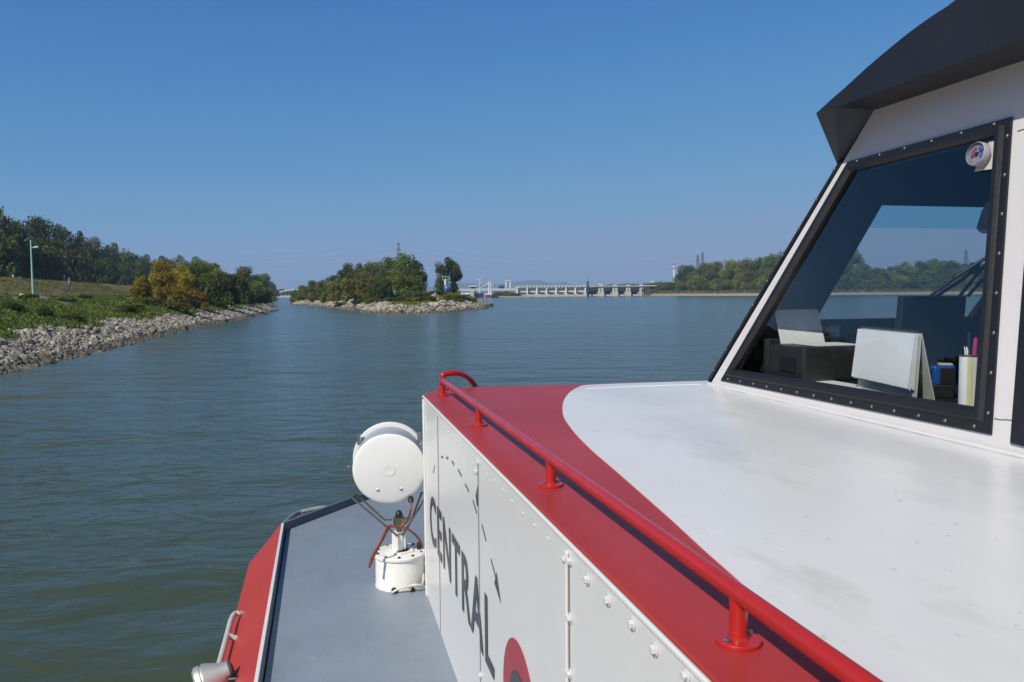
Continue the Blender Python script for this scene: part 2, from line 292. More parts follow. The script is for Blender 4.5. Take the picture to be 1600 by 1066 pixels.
# ------------------------------------------------------------------ mesh helpers
def tag(o, label=None, cat=None, group=None, kind=None):
    if label: o['label'] = label
    if cat: o['category'] = cat
    if group: o['group'] = group
    if kind: o['kind'] = kind
    return o
def thing(name, label, cat, loc=(0, 0, 0), rz=0, group=None):
    o = bpy.data.objects.new(name, None); C.objects.link(o)
    o.empty_display_size = 0.2; o.location = loc; o.rotation_euler = (0, 0, rz)
    return tag(o, label, cat, group)
def link(name, me, parent=None):
    o = bpy.data.objects.new(name, me); C.objects.link(o)
    if parent: o.parent = parent
    return o
class MB:
    """collects shapes, then links them as one mesh object"""
    def __init__(s): s.v, s.f, s.m = [], [], []
    def add(s, vs_, fs, mi=0):
        o = len(s.v); s.v += [tuple(v) for v in vs_]
        for f in fs: s.f.append(tuple(i + o for i in f)); s.m.append(mi)
        return s
    def box(s, c, size, rz=0, mi=0, mx=None):
        hx, hy, hz = (a / 2 for a in size)
        pts = [Vector((x, y, z)) for z in (-hz, hz) for x, y in ((-hx, -hy), (hx, -hy), (hx, hy), (-hx, hy))]
        q = mx if mx else Matrix.Rotation(rz, 3, 'Z')
        pts = [q @ p + Vector(c) for p in pts]
        return s.add(pts, [(3, 2, 1, 0), (4, 5, 6, 7), (0, 1, 5, 4), (1, 2, 6, 5), (2, 3, 7, 6), (3, 0, 4, 7)], mi)
    def bar(s, a, b, wd, th, up=(0, 0, 1), mi=0):
        a, b = Vector(a), Vector(b); d = (b - a); L = d.length; d.normalize()
        u = Vector(up); x = d.cross(u)
        if x.length < 1e-4: x = d.cross(Vector((1, 0, 0)))
        x.normalize(); z = x.cross(d)
        mx = Matrix((x, d, z)).transposed()
        return s.box((a + b) / 2, (wd, L, th), mi=mi, mx=mx)
    def tube(s, pts, rad, seg=12, mi=0, cap=True, closed=False):
        pts = [Vector(p) for p in pts]; n = len(pts)
        rads = rad if hasattr(rad, '__len__') else [rad] * n
        base = len(s.v); prev = None
        for i, p in enumerate(pts):
            t = (pts[min(i + 1, n - 1)] - pts[max(i - 1, 0)]).normalized()
            if prev is None:
                x = t.cross(Vector((0, 0, 1)))
                if x.length < 1e-3: x = t.cross(Vector((1, 0, 0)))
            else: x = prev - t * prev.dot(t)
            x.normalize(); prev = x; y = t.cross(x)
            for k in range(seg):
                a = 2 * math.pi * k / seg
                s.v.append(tuple(p + (x * math.cos(a) + y * math.sin(a)) * rads[i]))
        for i in range(n - 1):
            for k in range(seg):
                a, b_ = base + i * seg + k, base + i * seg + (k + 1) % seg
                s.f.append((a, b_, b_ + seg, a + seg)); s.m.append(mi)
        if cap:
            s.f.append(tuple(base + k for k in range(seg))[::-1]); s.m.append(mi)
            s.f.append(tuple(base + (n - 1) * seg + k for k in range(seg))); s.m.append(mi)
        return s
    def lathe(s, prof, seg=32, mx=None, loc=(0, 0, 0), mi=0):
        """prof: (radius, height) pairs along +Z"""
        base = len(s.v); q = mx or Matrix.Identity(3)
        for r_, z in prof:
            for k in range(seg):
                a = 2 * math.pi * k / seg
                s.v.append(tuple(q @ Vector((r_ * math.cos(a), r_ * math.sin(a), z)) + Vector(loc)))
        for i in range(len(prof) - 1):
            for k in range(seg):
                a, b_ = base + i * seg + k, base + i * seg + (k + 1) % seg
                s.f.append((a, b_, b_ + seg, a + seg)); s.m.append(mi)
        s.f.append(tuple(base + k for k in range(seg))[::-1]); s.m.append(mi)
        s.f.append(tuple(base + (len(prof) - 1) * seg + k for k in range(seg))); s.m.append(mi)
        return s
    def slab(s, loops, n, th, mi=0, mi_back=None, mi_side=None):
        """planar outline (first loop) with holes, front face at the loop, thickness th against n"""
        n = Vector(n).normalized(); loops = [[Vector(p) for p in lp] for lp in loops]
        flat = [p for lp in loops for p in lp]
        tris = tessellate_polygon(loops)
        front = []
        for t in tris:
            a, b_, c = (flat[i] for i in t)
            front.append(t if (b_ - a).cross(c - a).dot(n) > 0 else (t[0], t[2], t[1]))
        N = len(flat); base = len(s.v)
        s.v += [tuple(p) for p in flat] + [tuple(p - n * th) for p in flat]
        for t in front:
            s.f.append(tuple(base + i for i in t)); s.m.append(mi)
            s.f.append(tuple(base + N + i for i in reversed(t))); s.m.append(mi if mi_back is None else mi_back)
        k = 0
        for li, lp in enumerate(loops):
            L = len(lp); area = Vector((0, 0, 0))
            for i in range(L): area += lp[i].cross(lp[(i + 1) % L])
            ccw = area.dot(n) > 0
            for i in range(L):
                a, b_ = base + k + i, base + k + (i + 1) % L
                q = (a, a + N, b_ + N, b_)
                if not (ccw == (li == 0)): q = q[::-1]
                s.f.append(q); s.m.append(mi if mi_side is None else mi_side)
            k += L
        return s
    def build(s, name, mats, parent=None, smooth=None, bevel=0.0, recalc=False, seg=2):
        me = bpy.data.meshes.new(name); me.from_pydata(s.v, [], s.f)
        mats = mats if isinstance(mats, (list, tuple)) else [mats]
        for m_ in mats: me.materials.append(m_)
        me.polygons.foreach_set('material_index', s.m)
        if recalc:
            bm = bmesh.new(); bm.from_mesh(me); bmesh.ops.recalc_face_normals(bm, faces=bm.faces); bm.to_mesh(me); bm.free()
        if smooth is not None:
            me.polygons.foreach_set('use_smooth', [True] * len(me.polygons))
            me.set_sharp_from_angle(angle=R(smooth))
        me.update()
        o = link(name, me, parent)
        if bevel:
            b = o.modifiers.new('bevel', 'BEVEL'); b.width = bevel; b.segments = seg; b.limit_method = 'ANGLE'; b.angle_limit = R(35)
        return o
def smooth_path(pts, n=8):
    P = [Vector(p) for p in pts]; out = []
    for i in range(len(P) - 1):
        p0, p1, p2, p3 = P[max(i - 1, 0)], P[i], P[i + 1], P[min(i + 2, len(P) - 1)]
        for k in range(n):
            t = k / n
            out.append(0.5 * ((2 * p1) + (p2 - p0) * t + (2 * p0 - 5 * p1 + 4 * p2 - p3) * t * t + (3 * p1 - p0 - 3 * p2 + p3) * t ** 3))
    out.append(P[-1]); return out
def axis_mx(d, up=(0, 0, 1)):                  # rotation whose Z column is d
    z = Vector(d).normalized(); x = Vector(up).cross(z)
    if x.length < 1e-4: x = Vector((1, 0, 0))
    x.normalize(); return Matrix((x, z.cross(x), z)).transposed()
def fast_mesh(name, V, F, mat_, tint=None, smooth=False):
    """numpy: V (n,3); F (m,k) all of one size; tint per face"""
    me = bpy.data.meshes.new(name); n, (m_, k) = len(V), F.shape
    me.vertices.add(n); me.vertices.foreach_set('co', np.ascontiguousarray(V, dtype=np.float32).ravel())
    me.loops.add(m_ * k); me.loops.foreach_set('vertex_index', np.ascontiguousarray(F, dtype=np.int32).ravel())
    me.polygons.add(m_); me.polygons.foreach_set('loop_start', np.arange(0, m_ * k, k, dtype=np.int32))
    me.update(calc_edges=True)
    if tint is not None:
        a = me.attributes.new('tint', 'FLOAT', 'FACE'); a.data.foreach_set('value', np.asarray(tint, dtype=np.float32))
    me.polygons.foreach_set('use_smooth', [smooth] * m_)
    me.materials.append(mat_); me.update(); return me

# ================================================================== THE SETTING
wat = MB().add([(-6000, -600, 0), (6000, -600, 0), (6000, 9000, 0), (-6000, 9000, 0)], [(0, 1, 2, 3)]).build('water', M['water'])
tag(wat, 'grey green rippled river water', kind='structure')

def noise2(x, y, s=1.0, seed=0):
    a = np.sin(x * 0.9 / s + 1.3 + seed) * np.cos(y * 1.1 / s + 0.7 * seed) + 0.5 * np.sin(x * 2.3 / s + y * 1.7 / s + seed) + 0.25 * np.cos(x * 4.9 / s - y * 4.1 / s + 2 * seed)
    return a / 1.75
class Shore:
    """a shoreline polyline with the land on its left (side=1) or right (side=-1)"""
    def __init__(s, pts, side): s.p = np.array(pts, float); s.side = side
    def dist(s, x, y):
        best = 1e9
        for a, b in zip(s.p[:-1], s.p[1:]):
            d = b - a; t = np.clip(((x - a[0]) * d[0] + (y - a[1]) * d[1]) / d.dot(d), 0, 1)
            q = a + d * t; best = min(best, math.hypot(x - q[0], y - q[1]))
        return best
    def grid(s, step, ss, prof, nz=0.12):
        seg = np.diff(s.p, axis=0); L = np.concatenate([[0], np.cumsum(np.hypot(*seg.T))])
        ts = np.arange(0, L[-1], step)
        c = np.stack([np.interp(ts, L, s.p[:, 0]), np.interp(ts, L, s.p[:, 1])], 1)
        k = 7; pad = np.pad(c, ((k, k), (0, 0)), 'edge')
        sm = np.stack([np.convolve(pad[:, i], np.ones(2 * k + 1) / (2 * k + 1), 'valid') for i in (0, 1)], 1)
        tg = np.gradient(sm, axis=0); tg /= np.linalg.norm(tg, axis=1)[:, None] + 1e-9
        nr = np.stack([-tg[:, 1], tg[:, 0]], 1) * s.side
        ss = np.array(ss, float)
        X = c[:, None, 0] + nr[:, None, 0] * ss; Y = c[:, None, 1] + nr[:, None, 1] * ss
        Z = np.interp(ss, prof[0], prof[1])[None] + noise2(X, Y, 5) * nz * np.clip(ss / 4, 0, 1)[None]
        V = np.stack([X, Y, Z], 2)
        n, m_ = X.shape; i = np.arange(n - 1)[:, None] * m_ + np.arange(m_ - 1)[None]
        F = np.stack([i, i + 1, i + 1 + m_, i + m_], 2) if s.side < 0 else np.stack([i, i + m_, i + 1 + m_, i + 1], 2)
        return V, F.reshape(-1, 4), np.repeat(((ss[:-1] + ss[1:]) / 2)[None], n - 1, 0).ravel()
def wp(px, py):                                # point of the water surface seen at a pixel
    d = ray(px, py); t = -CAM_H / d.z; return (d.x * t, d.y * t)

# --- near bank on the left
left_pts = [(-10, -60), (-15, -20), (-18.5, 10)] + [wp(*p) for p in ((0, 583), (72, 567), (161, 547), (239, 527), (310, 511), (374, 500), (434, 485.5))]
e = left_pts[-1]; left_pts += [(e[0] - 5, e[1] + 12), (e[0] - 22, e[1] + 70), (e[0] - 92, e[1] + 300), (e[0] - 222, e[1] + 720)]
LS = Shore(left_pts, 1)
LP = ([-5, 0, 2.2, 3.8, 8, 14, 19, 36, 42, 48, 53, 62, 300], [-1.6, 0, 0.75, 1.25, 2.05, 2.95, 3.25, 3.45, 5.3, 7.0, 7.0, 4.2, 4.2])
def lz(s_): return float(np.interp(s_, *LP))
V, F, sm_ = LS.grid(1.5, [-5, -2, 0, 1, 2.2, 3, 3.8, 5, 6.5, 8, 10, 12, 14, 16, 19, 23, 28, 33, 36, 39, 42, 45, 48, 50.5, 53, 57, 62, 75, 110, 170, 300], LP)
me = fast_mesh('riverbank', V.reshape(-1, 3), F, M['gravel'], smooth=True)
me.materials.append(M['soil']); me.materials.append(M['dike'])
me.polygons.foreach_set('material_index', np.where(sm_ < 3.6, 0, np.where(sm_ < 17, 1, 2)).astype(np.int32))
tag(link('riverbank', me), 'grassy river bank rising to a dike', kind='structure')
def bankpt(px, s_):                            # where the column px is s_ metres inland of the near bank
    for k in range(900):
        Y = 22 + k * 0.8; x = col(px, Y)
        if x < np.interp(Y, LS.p[:, 1], LS.p[:, 0]) and LS.dist(x, Y) >= s_: break
    return Vector((x, Y, lz(s_)))

# --- island
isl = [wp(*p) for p in ((454, 476.5), (484, 478), (514, 480.5), (555, 486), (582, 489), (612, 490), (645, 489.5), (680, 488.5), (712, 487), (740, 484.5), (753, 483), (757, 481))]
tip = isl[-1]; isl += [(tip[0] + 1, tip[1] + 14), (tip[0] - 6, tip[1] + 40), (tip[0] - 22, tip[1] + 110), (-55, 420), (-105, 430), (-88, 330)]
IP = np.array(isl)
def isl_sd(x, y):
    x, y = np.asarray(x, float), np.asarray(y, float)
    best = np.full(x.shape, 1e9); ins = np.zeros(x.shape, bool)
    for a, b in zip(IP, np.roll(IP, -1, 0)):
        d = b - a; t = np.clip(((x - a[0]) * d[0] + (y - a[1]) * d[1]) / d.dot(d), 0, 1)
        best = np.minimum(best, np.hypot(x - a[0] - d[0] * t, y - a[1] - d[1] * t))
        cr = ((a[1] > y) != (b[1] > y)) & (x < (b[0] - a[0]) * (y - a[1]) / (b[1] - a[1] + 1e-12) + a[0]); ins ^= cr
    return np.where(ins, best, -best)
mast_p = at(698, 458, 186)
def isl_z(x, y):
    sd = isl_sd(x, y)
    return np.interp(sd, [-6, 0, 3.5, 6, 14, 30], [-2, 0, 1.2, 1.35, 1.45, 1.6]) + 1.75 * np.exp(-((x - mast_p.x) ** 2 + (y - mast_p.y) ** 2) / 90) * np.clip(sd / 6, 0, 1)
gx = np.arange(-125, 12, 1.5); gy = np.arange(132, 445, 1.5)
GX, GY = np.meshgrid(gx, gy); GZ = isl_z(GX, GY) + noise2(GX, GY, 4) * 0.1 * (isl_sd(GX, GY) > 2)
n_, m_ = GX.shape; i = np.arange(n_ - 1)[:, None] * m_ + np.arange(m_ - 1)[None]
F = np.stack([i, i + 1, i + 1 + m_, i + m_], 2).reshape(-1, 4)
fc = isl_sd(GX[F // m_, F % m_].mean(1), GY[F // m_, F % m_].mean(1)) if False else isl_sd(GX.ravel()[F].mean(1), GY.ravel()[F].mean(1))
keep = fc > -5; me = fast_mesh('island', np.stack([GX, GY, GZ], 2).reshape(-1, 3), F[keep], M['gravel'], smooth=True)
me.materials.append(M['soil']); me.polygons.foreach_set('material_index', (fc[keep] > 5.5).astype(np.int32))
tag(link('island', me), 'wooded island with a stony edge', kind='structure')

# --- far bank on the right, far land, hills
RS = Shore([(col(900, 760), 760), (col(985, 640), 640)] + [wp(*p) for p in ((1008, 462.4), (1090, 462.5), (1180, 462.3), (1340, 460.9), (1540, 459.8))] + [(col(1800, 500), 500), (col(2600, 600), 600), (1700, 900)], 1)
RP = ([-8, 0, 6, 12, 18, 30, 60, 900], [-2, 0, 1.2, 1.7, 2.2, 3.0, 3.5, 4.0])
V, F, sm_ = RS.grid(5, [-8, 0, 3, 6, 9, 12, 18, 30, 60, 140, 300, 600], RP)
me = fast_mesh('far_riverbank', V.reshape(-1, 3), F, M['gravel'], smooth=True)
me.materials.append(M['soil']); me.polygons.foreach_set('material_index', (sm_ > 10.5).astype(np.int32))
tag(link('far_riverbank', me), 'far river bank with a pale gravel beach', kind='structure')
def rz_(s_): return float(np.interp(s_, *RP))
def rbank(px, s_):
    for k in range(600):
        Y = 350 + k * 1.0; x = col(px, Y)
        if x < 0 or Y > np.interp(x, RS.p[:, 0], RS.p[:, 1]):
            if RS.dist(x, Y) >= s_: break
    return Vector((x, Y, rz_(s_)))
far = MB()
far.add([(-5500, 1150, 0.6), (5500, 1150, 0.6), (5500, 8600, 0.6), (-5500, 8600, 0.6)], [(0, 1, 2, 3)])
tag(far.build('ground', M['soil']), 'flat land beyond the river', kind='structure')
hp = [(560, 452), (640, 449), (690, 444), (715, 441), (734, 440), (765, 443), (785, 441), (803, 438.5), (820, 437), (839, 436), (850, 438), (862, 441), (880, 439), (902, 444), (930, 448), (990, 450), (1080, 451)]
hv, hf = [], []
hs_ = [(p.x, p.y) for p in smooth_path([(a, b, 0) for a, b in hp], 6)]
for k, (a, b) in enumerate(hs_):
    Y = 7600; p = at(a, b + 2.0 + 0.35 * math.sin(k * 1.7) + 0.2 * math.sin(k * 4.1), Y); p.z = max(p.z, 4)
    hv += [(p.x * 0.93, Y * 0.93, 0.5), (p.x * 0.97, Y * 0.97, p.z * 0.62), (p.x, Y, p.z), (p.x * 1.06, Y * 1.06, 0.5)]
for k in range(len(hs_) - 1):
    for j in range(3): hf.append((k * 4 + j, k * 4 + 4 + j, k * 4 + 5 + j, k * 4 + 1 + j))
tag(MB().add(hv, hf).build('hills', M['hill'], smooth=80), 'low blue hills on the horizon', kind='structure')

# --- riprap (loose stone nobody could count)
ico = bmesh.new(); bmesh.ops.create_icosphere(ico, subdivisions=1, radius=1)
IV = np.array([v.co[:] for v in ico.verts]); IF = np.array([[v.index for v in f.verts] for f in ico.faces]); ico.free()
def rocks(name, P, size, label):
    n = len(P); sz = size * rng.lognormal(0, 0.48, n)
    base = IV[None] * (0.78 + 0.5 * rng.random((n, len(IV), 1)))
    sc_ = np.stack([rng.uniform(0.7, 1.25, n), rng.uniform(0.7, 1.25, n), rng.uniform(0.5, 0.9, n)], 1)
    base = base * sc_[:, None] * sz[:, None, None]
    q = rng.normal(size=(n, 4)); q[:, 1:3] *= 0.45; q /= np.linalg.norm(q, axis=1)[:, None]
    w_, x, y, z = q.T
    Rm = np.stack([1 - 2 * (y * y + z * z), 2 * (x * y - z * w_), 2 * (x * z + y * w_), 2 * (x * y + z * w_), 1 - 2 * (x * x + z * z), 2 * (y * z - x * w_), 2 * (x * z - y * w_), 2 * (y * z + x * w_), 1 - 2 * (x * x + y * y)], 1).reshape(n, 3, 3)
    Vv = np.einsum('nij,nkj->nki', Rm, base) + P[:, None]
    Ff = (IF[None] + (np.arange(n) * len(IV))[:, None, None]).reshape(-1, 3)
    tint = np.clip(rng.normal(0.55, 0.24, n), 0, 1); tint = np.where(P[:, 2] < 0.22, tint * 0.25, tint)
    me = fast_mesh(name, Vv.reshape(-1, 3), Ff, M['stone'], tint=np.repeat(tint, len(IF)))
    return tag(link(name, me), label, kind='stuff')
def strip_points(S, prof, t0, t1, s0, s1, n):
    seg = np.diff(S.p, axis=0); L = np.concatenate([[0], np.cumsum(np.hypot(*seg.T))])
    t = rng.uniform(t0, t1, n); s_ = rng.uniform(s0, s1, n)
    out = []
    x = np.interp(t, L, S.p[:, 0]); y = np.interp(t, L, S.p[:, 1])
    x2 = np.interp(t + 3, L, S.p[:, 0]); y2 = np.interp(t + 3, L, S.p[:, 1]); x1 = np.interp(t - 3, L, S.p[:, 0]); y1 = np.interp(t - 3, L, S.p[:, 1])
    tx, ty = x2 - x1, y2 - y1; q = np.hypot(tx, ty) + 1e-9
    return np.stack([x - ty / q * s_ * S.side, y + tx / q * s_ * S.side, np.interp(s_, *prof)], 1), s_, t
segL = np.concatenate([[0], np.cumsum(np.hypot(*np.diff(LS.p, axis=0).T))])
P, s_, t_ = strip_points(LS, LP, segL[2], segL[10] + 20, -0.5, 4.6, 36000)
edge = 3.6 + 0.9 * np.sin(t_ * 0.35) + 0.6 * np.sin(t_ * 1.1 + 1)
P = P[(s_ < edge) | (rng.random(len(P)) < 0.06)]
P[:, 2] += 0.02
rocks('riprap', P, 0.088, 'grey riprap stones along the near bank')
q = np.stack([rng.uniform(-75, 0, 110000), rng.uniform(132, 275, 110000)], 1)
sd = isl_sd(q[:, 0], q[:, 1]); k_ = (sd > -0.5) & (sd < 4.6 + 1.2 * np.sin(q[:, 0] * 0.4)); q = q[k_][:13000]
P = np.stack([q[:, 0], q[:, 1], isl_z(q[:, 0], q[:, 1]) + 0.08], 1)
rocks('riprap', P, 0.19, 'pale riprap stones round the island tip')

# --- weeds and grass (stuff)
def tufts(name, P, h, wd, label, mat_, tint=None):
    n = len(P); k = 5; ang = rng.uniform(0, 2 * math.pi, (n, k)); lean = rng.normal(0, 0.45, (n, k)); hh = h[:, None] * rng.uniform(0.5, 1.15, (n, k))
    off = rng.normal(0, 1, (n, k, 2)) * wd[:, None, None] * 0.8
    c = np.concatenate([P[:, None, :2] + off, np.repeat(P[:, None, 2:], k, 1)], 2)
    dx = np.stack([np.cos(ang), np.sin(ang), np.zeros_like(ang)], 2) * wd[:, None, None] * 0.5
    up = np.stack([-np.sin(ang) * lean, np.cos(ang) * lean, np.ones_like(ang)], 2) * hh[..., None]
    Vv = np.stack([c - dx * 0.6, c + dx * 0.6, c + dx + up * 0.6, c + up, ], 2).reshape(-1, 3)
    Ff = np.arange(n * k * 4).reshape(-1, 4)
    tn = np.repeat(tint if tint is not None else rng.random(n), k) * 0.75 + rng.random(n * k) * 0.25
    return tag(link(name, fast_mesh(name, Vv, Ff, mat_, tint=tn)), label, kind='stuff')
P, s_, t_ = strip_points(LS, LP, segL[2] - 10, segL[10], 3.2, 17.5, 34000)
k_ = s_ > 3.4 + 0.9 * np.sin(t_ * 0.35) + 0.6 * np.sin(t_ * 1.1 + 1)
P, s_ = P[k_], s_[k_]; nz = noise2(P[:, 0], P[:, 1], 2.2, 3)
tufts('grass', P, np.clip(0.26 + 0.20 * nz - 0.16 * (s_ > 14), 0.08, 0.7), np.full(len(P), 0.19), 'dense green weeds on the lower bank', M['weed'], np.clip(0.5 + 0.42 * nz + 0.1 * noise2(P[:, 0], P[:, 1], 0.6), 0, 1))
P, s_, t_ = strip_points(LS, LP, segL[2], segL[10] + 60, 17, 54, 9000)
tufts('grass', P, rng.uniform(0.08, 0.28, len(P)), np.full(len(P), 0.30), 'dry short grass on the dike', leaf_mat('dry_grass_blades', (0.095, 0.102, 0.028), (0.150, 0.144, 0.045), (0.205, 0.170, 0.062)), np.clip(0.5 + 0.5 * noise2(P[:, 0], P[:, 1], 6), 0, 1))
q = np.stack([rng.uniform(-80, 0, 30000), rng.uniform(136, 300, 30000)], 1); sd = isl_sd(q[:, 0], q[:, 1]); q = q[sd > 4.2][:9000]
P = np.stack([q[:, 0], q[:, 1], isl_z(q[:, 0], q[:, 1])], 1)
tufts('grass', P, rng.uniform(0.2, 0.7, len(P)), np.full(len(P), 0.35), 'rough grass and weeds on the island', M['leaf_olive'])
P, s_, t_ = strip_points(RS, RP, 100, 900, 10, 24, 9000)
tufts('grass', P, rng.uniform(0.5, 1.6, len(P)), np.full(len(P), 1.1), 'rough dry grass above the far beach', M['leaf_olive'])

# ------------------------------------------------------------------ trees
def crown(seed, n, leaf, shape):
    r = np.random.default_rng(seed); L = []
    if shape == 'round':
        for _ in range(44):
            a = r.uniform(0, 2 * math.pi); z = r.uniform(0.13, 0.87); w_ = 0.31 * math.sqrt(max(0.08, 1 - ((z - 0.48) / 0.46) ** 2)) * r.uniform(0.3, 1.05)
            L.append((w_ * math.cos(a), w_ * math.sin(a), z, r.uniform(0.06, 0.15)))
        L.append((0.02, 0, 0.9, 0.09))
    elif shape == 'tall':
        for _ in range(24):
            a = r.uniform(0, 2 * math.pi); z = r.uniform(0.12, 0.9); w_ = 0.20 * (1 - 0.6 * z) * r.uniform(0.3, 1.1) + 0.03
            L.append((w_ * math.cos(a), w_ * math.sin(a), z, r.uniform(0.07, 0.13)))
    else:                                       # bush, leaves to the ground
        for _ in range(34):
            a = r.uniform(0, 2 * math.pi); z = r.uniform(0.08, 0.80); w_ = 0.55 * math.sqrt(max(0.03, 1 - (z / 0.95) ** 2)) * r.uniform(0.25, 1.0)
            L.append((w_ * math.cos(a), w_ * math.sin(a), z, r.uniform(0.10, 0.22)))
    L = np.array(L); pr = L[:, 3] ** 2; pr /= pr.sum()
    k = r.choice(len(L), n, p=pr); d = r.normal(size=(n, 3)); d /= np.linalg.norm(d, axis=1)[:, None]
    rad = L[k, 3] * (0.30 + 0.85 * r.random(n) ** 0.6) * np.where(r.random(n) < 0.10, 1.3, 1.0)
    c = L[k, :3] + d * rad[:, None]
    if shape == 'bush': c[:, 2] = np.maximum(c[:, 2], 0.02 + 0.1 * r.random(n))
    nr = d * 0.6 + r.normal(size=(n, 3)) * 0.75 + np.array([0, 0, 0.25]); nr /= np.linalg.norm(nr, axis=1)[:, None]
    t1 = np.cross(nr, r.normal(size=(n, 3))); t1 /= np.linalg.norm(t1, axis=1)[:, None]; t2 = np.cross(nr, t1)
    s1 = leaf * r.uniform(0.6, 1.4, n)[:, None]; s2 = s1 * r.uniform(0.45, 0.8, n)[:, None]
    Vv = np.stack([c - t1 * s1, c - t2 * s2 + nr * s1 * 0.15, c + t1 * s1, c + t2 * s2 + nr * s1 * 0.15], 1).reshape(-1, 3)
    lt = r.random(len(L)); tint = np.clip(lt[k] * 0.7 + r.random(n) * 0.4 - 0.05, 0, 1)
    return fast_mesh('crown', Vv, np.arange(n * 4).reshape(-1, 4), M['leaf_mid'], tint=tint), L
def trunk(L, seed, shape):
    r = random.Random(seed); mb = MB()
    if shape == 'bush':
        for lb in L[:6]: mb.tube([(0.03 * r.uniform(-1, 1), 0.03 * r.uniform(-1, 1), -0.05), (lb[0] * 0.4, lb[1] * 0.4, lb[2] * 0.5), (lb[0], lb[1], lb[2])], [0.022, 0.015, 0.006], 5)
    else:
        top = 0.72 if shape == 'round' else 0.9
        mb.tube([(0, 0, -0.04), (0.006, 0.004, 0.12), (-0.008, 0.006, 0.3), (0.012, -0.008, 0.5), (0.0, 0.0, top)], [0.028, 0.021, 0.017, 0.011, 0.004], 8)
        for lb in L[::2]:
            z0 = max(0.1, lb[2] - 0.22)
            mb.tube([(0, 0, z0), (lb[0] * 0.5, lb[1] * 0.5, (z0 + lb[2]) / 2 - 0.01), (lb[0], lb[1], lb[2])], [0.009, 0.007, 0.003], 5)
    o = mb.build('trunk', M['bark'], smooth=60); me = o.data; bpy.data.objects.remove(o); return me
KINDS = {}
for shape, cnt, n, leaf in (('round', 6, 11000, 0.0180), ('bush', 5, 5200, 0.037)):
    for k in range(cnt):
        cm, L = crown(100 + 7 * k + len(shape) * 31, n, leaf, shape)
        KINDS.setdefault(shape, []).append((cm, trunk(L, k, shape)))
def plant(name, label, cat, group, p, h, width, shape, leafm, var, rz):
    """a tree or shrub: Empty at its foot, crown and trunk as children (copies share their meshes)"""
    o = thing(name, label, cat, p, rz, group)
    cm, tm = KINDS[shape][var % len(KINDS[shape])]
    base_w = {'round': 0.80, 'tall': 0.52, 'bush': 1.35}[shape]
    sx = width / base_w
    c = link('crown', cm, o); c.scale = (sx, sx, h); c.material_slots[0].link = 'OBJECT'; c.material_slots[0].material = leafm
    t = link('trunk', tm, o); t.scale = (sx if shape == 'bush' else (sx + h) / 2, sx if shape == 'bush' else (sx + h) / 2, h)
    return o
ORD = ['first', 'second', 'third', 'fourth', 'fifth', 'sixth', 'seventh', 'eighth', 'ninth', 'tenth', 'eleventh', 'twelfth', 'thirteenth', 'fourteenth', 'fifteenth', 'sixteenth', 'seventeenth', 'eighteenth', 'nineteenth', 'twentieth', 'twenty-first', 'twenty-second', 'twenty-third', 'twenty-fourth', 'twenty-fifth', 'twenty-sixth', 'twenty-seventh', 'twenty-eighth', 'twenty-ninth', 'thirtieth']
WORD = {'leaf_dark': 'dark green', 'leaf_mid': 'mid green', 'leaf_olive': 'olive green', 'leaf_lime': 'yellow green', 'leaf_yellow': 'golden yellow', 'leaf_orange': 'rusty orange', 'leaf_pale': 'pale greyish'}
def px_tree(place, px, ty, wpx, shape, leaf, name, label, cat, group, ground=None):
    Y = place.y; d = ray(px, hor(px)); dist = Y / d.y
    top = at(px, ty, Y).z
    h = max(top - place.z, 0.6) / (0.97 if shape != 'bush' else 0.95); width = wpx / FPX * Y
    return plant(name, label, cat, group, place, h, width, shape, M[leaf], random.randrange(10), random.uniform(0, 6.28))

# the wood behind the dike: tall back row, darker front row
rows = [(-48, 306, 90, 'leaf_olive'), (-6, 319, 62, 'leaf_olive'), (30, 347, 62, 'leaf_dark'), (64, 342, 64, 'leaf_dark'), (96, 353, 56, 'leaf_dark'), (128, 363, 50, 'leaf_dark'), (152, 372, 44, 'leaf_pale'), (180, 381, 52, 'leaf_mid'), (206, 396, 46, 'leaf_dark'), (230, 399, 44, 'leaf_mid'), (256, 401, 42, 'leaf_dark'), (282, 400, 44, 'leaf_olive'), (308, 402, 46, 'leaf_mid'), (330, 414, 40, 'leaf_dark')]
for k, (px, ty, wd, lf) in enumerate(rows):
    px_tree(bankpt(px, 70), px, ty, wd * 1.12, 'round', lf, 'tree', f'tall {WORD[lf]} tree, {ORD[k]} from the left in the back row of the dike wood', 'tree', 'tall trees of the wood behind the dike')
rows = [(-30, 372, 70), (8, 368, 62), (44, 376, 58), (78, 384, 56), (112, 386, 52), (142, 398, 46), (168, 402, 44), (194, 412, 40), (216, 416, 38), (240, 420, 36)]
for k, (px, ty, wd) in enumerate(rows):
    px_tree(bankpt(px, 60), px, ty, wd * 1.2, 'bush', 'leaf_dark', 'tree', f'low dark bushy tree, {ORD[k]} from the left right behind the dike crest', 'tree', 'low bushy trees along the dike crest')
